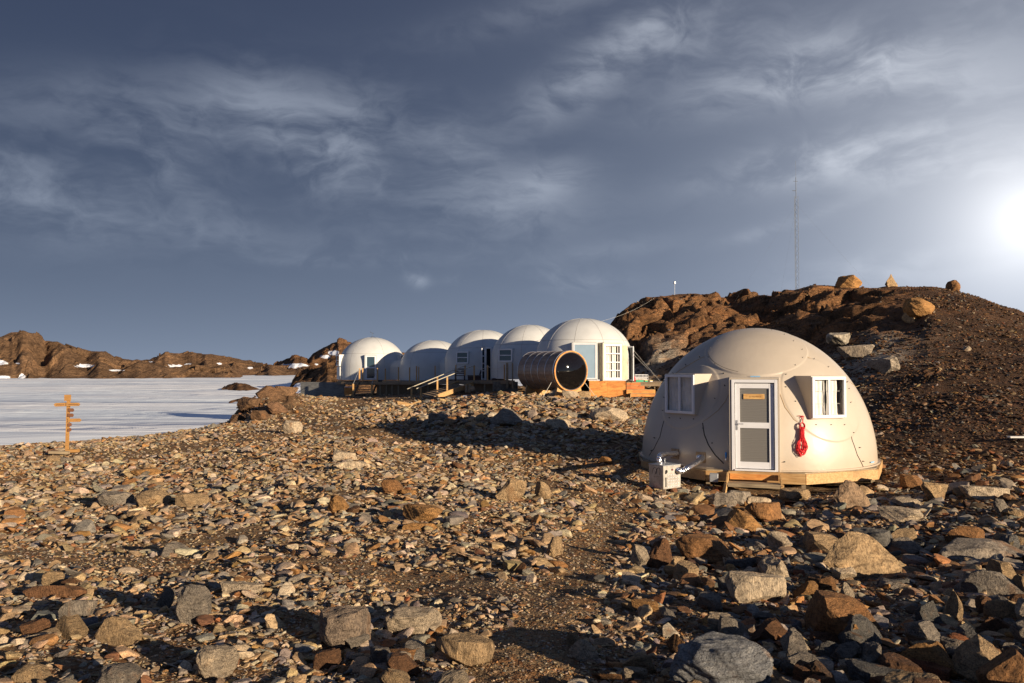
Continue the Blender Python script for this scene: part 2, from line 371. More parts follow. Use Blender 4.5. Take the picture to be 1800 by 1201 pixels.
M['cedar'] = wood('cedar_staves', (.10, .060, .038), (.20, .125, .075), scale=(1.3, 16, 16), rough=.5, knots=False)
M['log'] = wood('log_wood', (.26, .20, .13), (.40, .32, .21), knots=False)
M['redwood_chair'] = simple('dark_red_wood', (.055, .022, .016), .6)
M['cloth'] = simple('curtain_cloth', (.62, .60, .56), .9, var=.10, vs=5)
M['rope'] = simple('red_rope', (.66, .012, .02), .7, vs=60, bmp=.002)
M['rail'] = simple('pale_rail', (.48, .43, .33), .6)
M['ropew'] = simple('pale_cord', (.55, .52, .46), .8)
M['mast'] = simple('dull_mast_steel', (.16, .17, .18), .6, .5)
M['galv'] = simple('galvanised', (.42, .44, .46), .45, .6)
M['blue'] = simple('blue_plastic', (.06, .24, .55), .4)
M['green'] = simple('green_plastic', (.02, .42, .25), .45)
M['yellow'] = simple('yellow_plastic', (.8, .55, .02), .45)
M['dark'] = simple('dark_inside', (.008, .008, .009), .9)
M['tape'] = simple('blue_tape', (.22, .42, .62), .6)
M['brass'] = simple('rubbed_plate', (.34, .22, .11), .45, .2, var=.3, vs=20)
M['skyreflect'] = simple('sky_reflection_glazing', (.27, .37, .46), .22, var=.03)  # sky reflection painted into the base colour of the glazed panel
M['sand'] = simple('sealant', (.42, .30, .17), .7)
M['skirt'] = wood('grey_boards', (.10, .10, .10), (.20, .20, .19), scale=(1, 1, 8), knots=False)
def glassm(name, colr=(.012, .014, .018), rough=.03):
    m, g, b = newmat(name); b.inputs['Base Color'].default_value = (*colr, 1); b.inputs['Roughness'].default_value = rough
    b.inputs['Specular IOR Level'].default_value = .6
    bump(g, b, g.noise(g.n('ShaderNodeTexCoord').outputs['Object'], 1.5, 2, .5), .003); return m
M['glass'] = glassm('dark_glazing')
M['bluepane'] = glassm('dark_blue_glazing', (.03, .055, .075), .06)  # panes with a dark blue base colour

def mat_shell():
    m, g, b = newmat('beige_gelcoat'); oc = g.n('ShaderNodeTexCoord').outputs['Object']
    n1 = g.noise(oc, .7, 5, .6); n2 = g.noise(oc, 60, 3, .5)
    c_ = g.mix(g.sm(n1, .3, .7), (.43, .37, .295), (.475, .41, .33))
    drip = g.noise(g.mapping(oc, scale=(5, 5, .35)), 1.0, 5, .7)
    c_ = g.mix(g.m('MULTIPLY', g.sm(drip, .58, .8), .25), c_, (.40, .29, .18))
    sx = g.n('ShaderNodeSeparateXYZ'); g.put(sx.inputs[0], oc)
    dust = g.m('MULTIPLY', g.m('SUBTRACT', 1., g.sm(g.m('ADD', sx.outputs[2], g.m('MULTIPLY', n1, .5)), .25, .75)), .5)
    c_ = g.mix(dust, c_, (.44, .34, .24))
    g.put(b.inputs['Base Color'], c_); g.put(b.inputs['Roughness'], g.m('ADD', .36, g.m('MULTIPLY', n1, .16)))
    b.inputs['Coat Weight'].default_value = .12; b.inputs['Coat Roughness'].default_value = .16
    bump(g, b, g.m('ADD', g.noise(oc, 2.2, 3, .5), g.m('MULTIPLY', n2, .01)), .015, .6); return m
M['shell'] = mat_shell()
def mat_greywood():
    m, g, b = newmat('grey_screen_wood'); oc = g.n('ShaderNodeTexCoord').outputs['Object']
    wv_ = g.n('ShaderNodeTexWave', wave_type='BANDS', bands_direction='Z'); g.put(wv_.inputs['Vector'], g.mapping(oc, scale=(.35, 1, 1)))
    for k, v in (('Scale', 9.), ('Distortion', 7.), ('Detail', 3.), ('Detail Scale', .8)): wv_.inputs[k].default_value = v
    g.put(b.inputs['Base Color'], g.mix(wv_.outputs['Fac'], (.15, .142, .13), (.185, .176, .162))); b.inputs['Roughness'].default_value = .35; return m
M['greywood'] = mat_greywood()

def rock_nodes(g, b, base, vec, sc_=1.):
    n1 = g.noise(vec, 1.6*sc_, 8, .68, .3); band = g.noise(g.mapping(vec, scale=(1.2, 1.6, 7), rot=(.25, .15, 0)), 1.5*sc_, 7, .68, .9)
    sp_ = g.noise(vec, 17*sc_, 4, .75)
    c_ = g.mix(1., base, g.ramp(n1, [(.28, (.55, .55, .56)), (.5, (1, 1, 1)), (.74, (1.35, 1.3, 1.22))]), 'MULTIPLY')
    c_ = g.mix(.8, c_, g.mix(1., c_, g.ramp(band, [(.34, (.40, .36, .33)), (.47, (.95, .95, .95)), (.66, (1.42, 1.36, 1.28))]), 'MULTIPLY'))
    c_ = g.mix(1., c_, g.ramp(sp_, [(.36, (.45, .43, .42)), (.5, (1, 1, 1)), (.66, (1.3, 1.3, 1.28))]), 'MULTIPLY')
    rust = g.sm(g.noise(g.vm('ADD', vec, (3.1, 7.7, 1.3)), .9*sc_, 5, .6), .58, .72)
    c_ = g.mix(g.m('MULTIPLY', rust, .45), c_, (.27, .115, .035))
    g.put(b.inputs['Base Color'], c_); b.inputs['Roughness'].default_value = .88; b.inputs['Specular IOR Level'].default_value = .25
    return g.m('ADD', g.m('ADD', g.m('MULTIPLY', n1, .5), g.m('MULTIPLY', band, .5)), g.m('MULTIPLY', sp_, .22))
def mat_rock_obj():
    m, g, b = newmat('boulder_rock'); oi = g.n('ShaderNodeObjectInfo'); oc = g.n('ShaderNodeTexCoord').outputs['Object']
    v = g.vm('ADD', oc, g.vm('SCALE', (7.1, 3.3, 9.7), scale=g.m('MULTIPLY', oi.outputs['Random'], 5.)))
    h = rock_nodes(g, b, oi.outputs['Color'], v, 1.2); bump(g, b, h, .10, 1.); return m
M['rock'] = mat_rock_obj()
def mat_stone():
    m, g, b = newmat('loose_stone'); a = g.n('ShaderNodeAttribute', attribute_name='tint').outputs['Color']
    gp = g.n('ShaderNodeNewGeometry').outputs['Position']
    h = rock_nodes(g, b, a, gp, 7.); bump(g, b, h, .012, .9); return m
M['stone'] = mat_stone()
def mat_ground():
    m, g, b = newmat('stony_ground'); gp = g.n('ShaderNodeNewGeometry').outputs['Position']
    a = g.n('ShaderNodeAttribute', attribute_name='tint').outputs['Color']; snow = g.n('ShaderNodeAttribute', attribute_name='snow').outputs['Fac']
    crag = g.n('ShaderNodeAttribute', attribute_name='crag').outputs['Fac']
    big = g.noise(gp, .35, 6, .6); mid = g.noise(gp, 4, 7, .7)
    c_ = g.mix(1., a, g.ramp(big, [(.3, (.72, .70, .68)), (.5, (1, 1, 1)), (.7, (1.28, 1.22, 1.14))]), 'MULTIPLY')
    hs = None
    for s_, amp, st in ((9., .5, .9), (26., .3, .9), (70., .18, .8)):
        vo = g.n('ShaderNodeTexVoronoi'); g.put(vo.inputs['Vector'], g.vm('ADD', gp, g.vm('SCALE', g.noise(gp, s_*.7, 2, .5, out=1), scale=.35/s_*3)))
        vo.inputs['Scale'].default_value = s_; vo.inputs['Randomness'].default_value = 1.
        cc = g.n('ShaderNodeSeparateColor'); g.put(cc.inputs[0], vo.outputs['Color'])
        tint = g.ramp(cc.outputs[0], [(0, (.45, .40, .37)), (.25, (.85, .8, .75)), (.5, (1.1, 1.05, 1.0)), (.72, (1.45, 1.45, 1.45)), (.86, (1.35, .85, .5)), (1, (.6, .42, .3))])
        c_ = g.mix(st*.6, c_, g.mix(1., c_, tint, 'MULTIPLY'))
        hh = g.m('MULTIPLY', g.m('SUBTRACT', g.m('ADD', 1., g.m('MULTIPLY', cc.outputs[1], .9)), g.m('MULTIPLY', vo.outputs['Distance'], 1.7)), amp)
        hs = hh if hs is None else g.m('ADD', hs, hh)
    hs = g.m('ADD', hs, g.m('MULTIPLY', mid, .5))
    # bare bedrock faces
    rk = g.noise(g.mapping(gp, scale=(.8, 1, 2.6), rot=(.3, .45, 0)), 1.0, 10, .70, .5)
    rv = g.n('ShaderNodeTexVoronoi', feature='DISTANCE_TO_EDGE'); g.put(rv.inputs['Vector'], g.vm('ADD', g.mapping(gp, scale=(.45, .6, 1.2), rot=(.2, .3, .1)), g.vm('SCALE', g.noise(gp, 1.2, 4, .6, out=1), scale=.7)))
    crk = g.sm(rv.outputs['Distance'], .0, .06)
    rc = g.mix(1., a, g.ramp(rk, [(.3, (.42, .38, .36)), (.48, (.95, .95, .95)), (.62, (1.5, 1.35, 1.2)), (.75, (1.9, 1.7, 1.45))]), 'MULTIPLY')
    rc = g.mix(g.m('MULTIPLY', g.sm(g.noise(gp, .6, 5, .6), .52, .66), .6), rc, (.27, .12, .045))
    rc = g.mix(1., rc, g.ramp(g.noise(gp, 9, 5, .75), [(.35, (.55, .52, .5)), (.5, (1, 1, 1)), (.66, (1.35, 1.3, 1.25))]), 'MULTIPLY')
    c_ = g.mix(crag, c_, rc)
    sn = g.sm(g.m('ADD', snow, g.m('MULTIPLY', g.m('SUBTRACT', g.noise(gp, .8, 6, .65), .5), .9)), .46, .54)
    c_ = g.mix(sn, c_, (.80, .83, .88))
    g.put(b.inputs['Base Color'], c_); b.inputs['Roughness'].default_value = .92; b.inputs['Specular IOR Level'].default_value = .2
    b1 = g.n('ShaderNodeBump'); b1.inputs['Distance'].default_value = .035; g.put(b1.inputs['Height'], hs); g.put(b1.inputs['Strength'], g.m('MULTIPLY', g.m('SUBTRACT', 1., g.m('MAXIMUM', crag, sn)), 1.))
    b2 = g.n('ShaderNodeBump'); b2.inputs['Distance'].default_value = .45; g.put(b2.inputs['Height'], g.m('ADD', rk, g.m('MULTIPLY', crk, .25))); g.put(b2.inputs['Strength'], g.m('MULTIPLY', crag, g.m('SUBTRACT', 1., sn)))
    g.nt.links.new(b1.outputs[0], b2.inputs['Normal']); g.put(b.inputs['Normal'], b2.outputs[0]); return m
M['ground'] = mat_ground()
def mat_snow():
    m, g, b = newmat('wind_packed_snow'); gp = g.n('ShaderNodeNewGeometry').outputs['Position']
    n1 = g.noise(g.mapping(gp, scale=(.007, .035, 1), rot=(0, 0, R(-9))), 1., 5, .55, .5)
    n2 = g.noise(g.mapping(gp, scale=(.15, .5, 1), rot=(0, 0, R(20))), 1., 6, .6, .4)
    c_ = g.mix(g.sm(n1, .38, .62), (.86, .94, 1.0), (.97, .99, 1.0))
    g.put(b.inputs['Base Color'], c_); b.inputs['Roughness'].default_value = .55
    bump(g, b, g.m('ADD', g.m('MULTIPLY', n1, 10.), g.m('MULTIPLY', n2, .15)), .28, 1.); return m
M['snow'] = mat_snow()
def mat_hill():
    m, g, b = newmat('far_hill_rock'); gp = g.n('ShaderNodeNewGeometry').outputs['Position']
    snow = g.n('ShaderNodeAttribute', attribute_name='snow').outputs['Fac']; a = g.n('ShaderNodeAttribute', attribute_name='tint').outputs['Color']
    rk = g.noise(g.mapping(gp, scale=(.05, .05, .22), rot=(.1, .2, 0)), 1.0, 10, .72, .8); sp_ = g.noise(gp, .7, 6, .75)
    c_ = g.mix(1., a, g.ramp(rk, [(.3, (.45, .42, .40)), (.5, (1, 1, 1)), (.68, (1.5, 1.4, 1.25))]), 'MULTIPLY')
    c_ = g.mix(1., c_, g.ramp(sp_, [(.36, (.5, .47, .45)), (.5, (1, 1, 1)), (.64, (1.5, 1.45, 1.35))]), 'MULTIPLY')
    sn = g.sm(g.m('ADD', snow, g.m('MULTIPLY', g.m('SUBTRACT', g.noise(gp, .12, 8, .72), .5), 2.6)), .45, .55)
    c_ = g.mix(sn, c_, (.80, .83, .88)); g.put(b.inputs['Base Color'], c_); b.inputs['Roughness'].default_value = .95; b.inputs['Specular IOR Level'].default_value = .1
    nd = g.n('ShaderNodeBump'); nd.inputs['Distance'].default_value = 2.2; g.put(nd.inputs['Height'], g.m('ADD', rk, g.m('MULTIPLY', sp_, .35))); g.put(nd.inputs['Strength'], g.m('SUBTRACT', 1., sn))
    g.put(b.inputs['Normal'], nd.outputs[0]); return m
M['hill'] = mat_hill()

# ================================================================== GROUND
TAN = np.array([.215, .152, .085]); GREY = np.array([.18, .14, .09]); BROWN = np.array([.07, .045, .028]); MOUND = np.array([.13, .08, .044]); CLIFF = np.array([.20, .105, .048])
def snow_patches(px, py, d):
    s = np.full(px.shape, -1.0)
    for x0, y0, rx, ry, d0, d1 in [(492, 716, 13, 6, 44, 60), (430, 741, 30, 5, 40, 47), (475, 722, 8, 5, 44, 60), (1085, 702, 60, 5, 42, 50), (1075, 698, 30, 3, 42, 50), (865, 700, 25, 5, 42, 52), (930, 705, 18, 3, 40, 46),
                                   (820, 697, 10, 3, 46, 54)]:
        v = 1.25-np.sqrt(((px-x0)/rx)**2+((py-y0)/ry)**2)
        s = np.maximum(s, np.where((d > d0) & (d < d1), v, -1.))
    return np.clip(s, -.2, 1)
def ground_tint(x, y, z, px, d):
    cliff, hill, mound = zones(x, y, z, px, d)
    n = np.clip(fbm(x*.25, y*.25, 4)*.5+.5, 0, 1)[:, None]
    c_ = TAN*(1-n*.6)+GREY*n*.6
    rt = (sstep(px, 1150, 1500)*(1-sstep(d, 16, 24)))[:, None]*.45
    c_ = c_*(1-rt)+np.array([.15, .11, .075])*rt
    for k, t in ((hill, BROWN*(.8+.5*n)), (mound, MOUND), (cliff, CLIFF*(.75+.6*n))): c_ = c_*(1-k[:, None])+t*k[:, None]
    pale = np.exp(-(((px-1500)/95)**2+((d-40)/4.5)**2))+.9*np.exp(-(((px-1130)/70)**2+((d-60)/2.5)**2))      # pale seam of rock low on the hill
    pale = np.clip(pale*1.5*(.5+ridged(x*.5, y*.5, 3)*.4), 0, 1)[:, None]
    return c_*(1-pale)+np.array([.36, .32, .26])*pale, np.clip(cliff+pale[:, 0]*.9+mound*.55, 0, 1)
fa = np.linspace(-41, 41, 1000); ba = np.linspace(41, 319, 90)[1:-1]
AZ = R(1)*np.concatenate([fa, ba]); NA = len(AZ)
rr = np.concatenate([np.linspace(.05, 2.2, 8)[:-1], np.exp(np.linspace(math.log(2.2), math.log(48), 620))[:-1], np.exp(np.linspace(math.log(48), math.log(115), 380))[:-1], np.exp(np.linspace(math.log(115), math.log(6000), 60))])
NR = len(rr); rg, ag = np.meshgrid(rr, AZ, indexing='ij')
gx = (rg*np.sin(ag)).ravel(); gy = (rg*np.cos(ag)).ravel(); gz = H(gx, gy)
_, gpx, gd_ = hbase(gx, gy)
gz = np.where(rg.ravel() > 280, np.minimum(gz, -7.2), gz)
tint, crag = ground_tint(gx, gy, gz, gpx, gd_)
ppx, ppy = proj(gx, np.maximum(gy, .5), gz)
ii, jj = np.meshgrid(np.arange(NR-1), np.arange(NA), indexing='ij'); j2 = (jj+1) % NA
faces = np.stack([ii*NA+jj, (ii+1)*NA+jj, (ii+1)*NA+j2, ii*NA+j2], -1).reshape(-1, 4)[:, ::-1]
v = np.stack([gx, gy, gz], 1)
cen = len(v); v = np.vstack([v, [[0, 0, float(gz[:NA].mean())]]])
app = lambda a: np.concatenate([a, a[-1:]])
fcr = crag[np.minimum(faces[:, 0], len(crag)-1)]
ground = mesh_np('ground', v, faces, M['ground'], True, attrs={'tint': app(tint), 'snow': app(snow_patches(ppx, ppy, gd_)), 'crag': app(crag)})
tag(ground, kind='structure')

# frozen lake: one snow sheet out to the horizon
sa = np.concatenate([np.linspace(-60, 30, 500), np.linspace(30, 300, 60)[1:-1]])*R(1); sr = np.exp(np.linspace(math.log(20), math.log(14000), 420))
srg, sag = np.meshgrid(sr, sa, indexing='ij'); sx = (srg*np.sin(sag)).ravel(); sy = (srg*np.cos(sag)).ravel()
fade = np.clip(1-srg.ravel()/900, 0, 1)
sz = -6+(fbm(sx*.018+sy*.03, sy*.05-sx*.01, 3)*.42+ridged(sx*.03+.02*sy, sy*.09, 3)*.10)*fade+.0
bank = np.exp(-((sx-(-14.5))/9)**2-((sy-49)/9)**2)*1.9+np.exp(-((sx-(-21))/7)**2-((sy-43)/6)**2)*.8          # wind-blown bank against the shore
sz = sz+bank*(1+.25*gnoise(sx*.3, sy*.3))
ni, nj = len(sr), len(sa); ii, jj = np.meshgrid(np.arange(ni-1), np.arange(nj), indexing='ij'); j2 = (jj+1) % nj
sf = np.stack([ii*nj+jj, (ii+1)*nj+jj, (ii+1)*nj+j2, ii*nj+j2], -1).reshape(-1, 4)[:, ::-1]
tag(mesh_np('snow_field', np.stack([sx, sy, sz], 1), sf, M['snow'], True), kind='structure')

# ------------------------------------------------------------------ distant hills rising from the snow
def hill(name, sky_, d0, dm, d1, zb, tn, rough, patches=(), na=520, nd=150, fr=.02, seed=0.):
    sky_ = np.array(sky_, float); pxs = np.linspace(sky_[0, 0], sky_[-1, 0], na); top = np.interp(pxs, sky_[:, 0], sky_[:, 1])
    s = np.linspace(0, 1, nd); PX, S = np.meshgrid(pxs, s, indexing='ij'); TOP = top[:, None]+0*S
    D = np.where(S < .55, d0+(dm-d0)*(S/.55), dm+(d1-dm)*(S-.55)/.45)
    edge = np.minimum(1, np.minimum(PX-pxs[0], pxs[-1]-PX)/((pxs[-1]-pxs[0])*.04))
    D = D*(1+.035*fbm(PX*.02+seed, PX*0+seed, 3))
    x = (PX-CX)/F*D; y = D
    ridge = -(TOP-HOR)/F*D
    prof = np.where(S < .55, sstep(S/.55, 0, 1)**.8, 1-sstep((S-.55)/.45, 0, 1))
    prof = prof*(.86+.14*np.cos(np.clip((S-.55)*6, -3.1, 3.1)))
    z = zb+(ridge-zb)*prof*edge
    ff1, _ = cells(x*fr*2.2+seed, y*fr*1.1, 5); ff2, _ = cells(x*fr*6+seed, y*fr*3, 17)
    nz = ((ridged(x*fr+seed, y*fr*.8, 5, .5)-.55)*.38+ff1*.42+ff2*.16)*rough*np.sin(np.pi*np.clip(S*1.05, 0, 1))**.6*edge
    nz = nz*np.where(S < .5, 1, .35); z = z+nz
    sn = np.full(PX.shape, -1.)
    for x0, y0, rx, ry in patches:
        py = HOR-z/y*F
        sn = np.maximum(sn, 1.3-np.sqrt(((PX-x0)/rx)**2+((py-y0)/ry)**2))
    sn = np.where(S < .6, np.clip(sn, -.3, 1), -.3)
    t = np.array(tn)[None, :]*(.75+.5*np.clip(fbm(x*fr*2, y*fr*2, 4)*.5+.5, 0, 1)).ravel()[:, None]
    i_, j_ = np.meshgrid(np.arange(na-1), np.arange(nd-1), indexing='ij')
    f = np.stack([i_*nd+j_, (i_+1)*nd+j_, (i_+1)*nd+j_+1, i_*nd+j_+1], -1).reshape(-1, 4)
    o = mesh_np(name, np.stack([x.ravel(), y.ravel(), z.ravel()], 1), f, M['hill'], True, attrs={'tint': t, 'snow': sn.ravel()})
    tag(o, kind='structure'); return o
hill('hill', [(-300, 612), (-150, 600), (-40, 604), (0, 596), (20, 588), (45, 586), (68, 591), (78, 602), (100, 601), (130, 612), (152, 621), (170, 619), (186, 619), (200, 630), (214, 633), (262, 639), (300, 646), (430, 650)],
     370, 440, 600, -6.4, (.165, .10, .057), 6.0, [(2, 637, 14, 6), (150, 643, 18, 4), (205, 651, 14, 2), (32, 639, 5, 2), (8, 664, 20, 5), (38, 662, 8, 6)], fr=.022, seed=3.)
hill('hill', [(180, 652), (215, 640), (240, 634), (262, 637), (276, 632), (290, 624), (300, 621), (318, 622), (332, 619), (345, 626), (372, 624), (400, 629), (420, 632), (435, 640), (470, 642), (530, 645), (560, 650)],
     480, 560, 760, -6.4, (.17, .102, .058), 5.0, [(290, 648, 26, 4), (312, 645, 22, 5), (330, 642, 10, 4), (358, 646, 10, 2), (385, 640, 5, 2), (440, 647, 5, 2), (265, 636, 5, 1.5)], fr=.02, seed=11.)
hill('hill', [(470, 646), (488, 641), (505, 634), (518, 626), (530, 627), (542, 632), (550, 622), (568, 612), (580, 607), (596, 602), (620, 605), (660, 612), (720, 622), (760, 640)],
     520, 620, 900, -6.4, (.17, .092, .046), 5.5, [(520, 643, 28, 5), (500, 646, 16, 3), (586, 621, 11, 6), (572, 627, 12, 4), (556, 641, 5, 2), (582, 640, 4, 1.5)], fr=.018, seed=21.)
hill('hill', [(506, 690), (512, 678), (520, 666), (530, 658), (545, 653), (560, 648), (575, 640), (590, 634), (610, 632), (660, 640), (720, 652)],
     165, 215, 330, -6.2, (.19, .108, .055), 1.7, [(530, 680, 15, 7), (549, 684, 11, 4), (523, 688, 14, 4)], fr=.06, seed=31.)
hill('rocky_islet', [(388, 688), (394, 683), (400, 678), (412, 675), (425, 675), (438, 678), (450, 682), (462, 687)], 184, 200, 224, -6.15, (.14, .078, .042), .7, fr=.10, seed=41., na=200, nd=60)
hill('rocky_islet', [(402, 708), (409, 704), (418, 701), (428, 699), (436, 702)], 128, 134, 142, -6.1, (.15, .082, .045), .3, fr=.15, seed=47., na=160, nd=50)

# ================================================================== ROCKS
def ico(sub):
    b = bmesh.new(); bmesh.ops.create_icosphere(b, subdivisions=sub, radius=1.)
    b.verts.ensure_lookup_table(); v = np.array([x.co[:] for x in b.verts]); f = np.array([[q.index for q in p.verts] for p in b.faces]); b.free(); return v, f
ICO = {s: ico(s) for s in (1, 2, 3, 5, 6)}
def rock_shape(seed, sub, ncut=11, detail=True, flat=.55, elong=1.35, sharp=.62):
    rg_ = np.random.RandomState(seed); v, f = ICO[sub]; v = v.copy()
    nrm = rg_.normal(size=(ncut, 3)); nrm[:2] = [[.12, .05, 1], [0, .1, -1]]; nrm /= np.linalg.norm(nrm, axis=1)[:, None]
    dist = rg_.uniform(sharp-.18, sharp+.22, ncut)
    if detail:
        w_ = rg_.uniform(-1, 1, 3)*9
        v += v*(gnoise(v[:, 0]*1.3+w_[0]+v[:, 2], v[:, 1]*1.3+w_[1]-v[:, 2]*.7)*.09)[:, None]
    for n_, d_ in zip(nrm, dist):
        s_ = v @ n_; k = s_ > d_; v[k] -= (s_[k]-d_)[:, None]*n_*(.97)
    if detail:
        rad = np.linalg.norm(v, axis=1)
        for _ in range(15):
            n_ = rg_.normal(size=3); n_ /= np.linalg.norm(n_); s_ = v @ n_; d_ = s_.max()*rg_.uniform(.87, .97); k = s_ > d_; v[k] -= (s_[k]-d_)[:, None]*n_
        strata = rg_.uniform(.3, 1)
        a = fbm(v[:, 0]*2.2+w_[0]+v[:, 2]*1.1, v[:, 1]*2.2+w_[1]-v[:, 2]*1.7, 4)*.05+gnoise(v[:, 2]*9+v[:, 0]*1.5+w_[2], v[:, 1]*1.2)*.03*strata+fbm(v[:, 0]*9+v[:, 2]*7, v[:, 1]*9-v[:, 2]*5, 3)*.012
        v = v*(1+a)[:, None]
    else: v *= (1+rg_.uniform(-.08, .08, len(v)))[:, None]
    v *= [elong*rg_.uniform(.85, 1.2), rg_.uniform(.75, 1.1), flat*rg_.uniform(.8, 1.25)]
    v /= max(np.ptp(v[:, 0]), np.ptp(v[:, 1]))/2
    return v, f
PAL = dict(pale=(.42, .335, .235), tan=(.34, .235, .13), grey=(.235, .20, .16), darkgrey=(.12, .112, .10), rust=(.24, .12, .048), orange=(.32, .17, .062), brown=(.155, .078, .038), red=(.25, .095, .04), dark=(.085, .052, .032))
CN = dict(pale='pale buff', tan='tan', grey='grey', darkgrey='dark grey', rust='rust brown', orange='orange', brown='dark brown', red='reddish', dark='blackish brown')
rmesh = {}
def rock_mesh(kind, k):
    if (kind, k) not in rmesh:
        fl, eln, sh = dict(block=(.58, 1.15, .56), slab=(.30, 1.5, .58), peak=(.80, 1.2, .5), round=(.60, 1.2, .70), bar=(.32, 2.3, .56), egg=(.80, 1.2, .92))[kind]
        v, f = rock_shape({'block': 100, 'slab': 200, 'peak': 300, 'round': 400, 'bar': 500, 'egg': 600}[kind]+k*7, 6, 9 if kind == 'round' else 12, True, fl, eln, sh)
        if kind == 'peak': v[:, :2] *= (1-.42*np.clip(v[:, 2:]/max(v[:, 2]), -.3, 1))
        me = mesh_np('rock', v, f, M['rock'], True).data
        bpy.data.objects.remove([o for o in bpy.data.objects if o.data == me][0])
        rmesh[(kind, k)] = (me, float(v[:, 2].min()), float(v[:, 2].max()))
    return rmesh[(kind, k)]
def put_rock(x, y, wd, ht, colr, kind, k, rz, label, group=None, cat='rock', name='rock', tilt=(0, 0), sink=.22, z=None, jit=None):
    me, z0, z1 = rock_mesh(kind, k); sxy = wd/2; szz = ht/(z1-z0)*(1+sink)
    o = bpy.data.objects.new(name, me); col.objects.link(o); o.scale = (sxy, sxy, szz)
    gz_ = float(H(x, y)) if z is None else z
    o.location = (x, y, gz_-z0*szz-sink*ht); o.rotation_euler = (tilt[0], tilt[1], rz)
    c_ = np.array(PAL[colr]) if isinstance(colr, str) else np.array(colr)
    if jit is not None: c_ = c_*jit
    o.color = (*[float(q) for q in c_], 1); tag(o, label, cat, group); return o
def hero(px, py, wpx, hpx, colr, kind, label, k=0, rz=0., tilt=(0, 0), sink=.2, cat='rock', dmin=2.5, name='rock'):
    p, d = ground_hit(px, py, dmin); s_ = d/F
    dep = wpx*s_*.32; x, y = p.x*(1+dep/d), p.y+dep*.8
    return put_rock(x, y, wpx*s_*1.04, hpx*s_*1.0, colr, kind, k, rz, label, None, cat, name, tilt, sink)
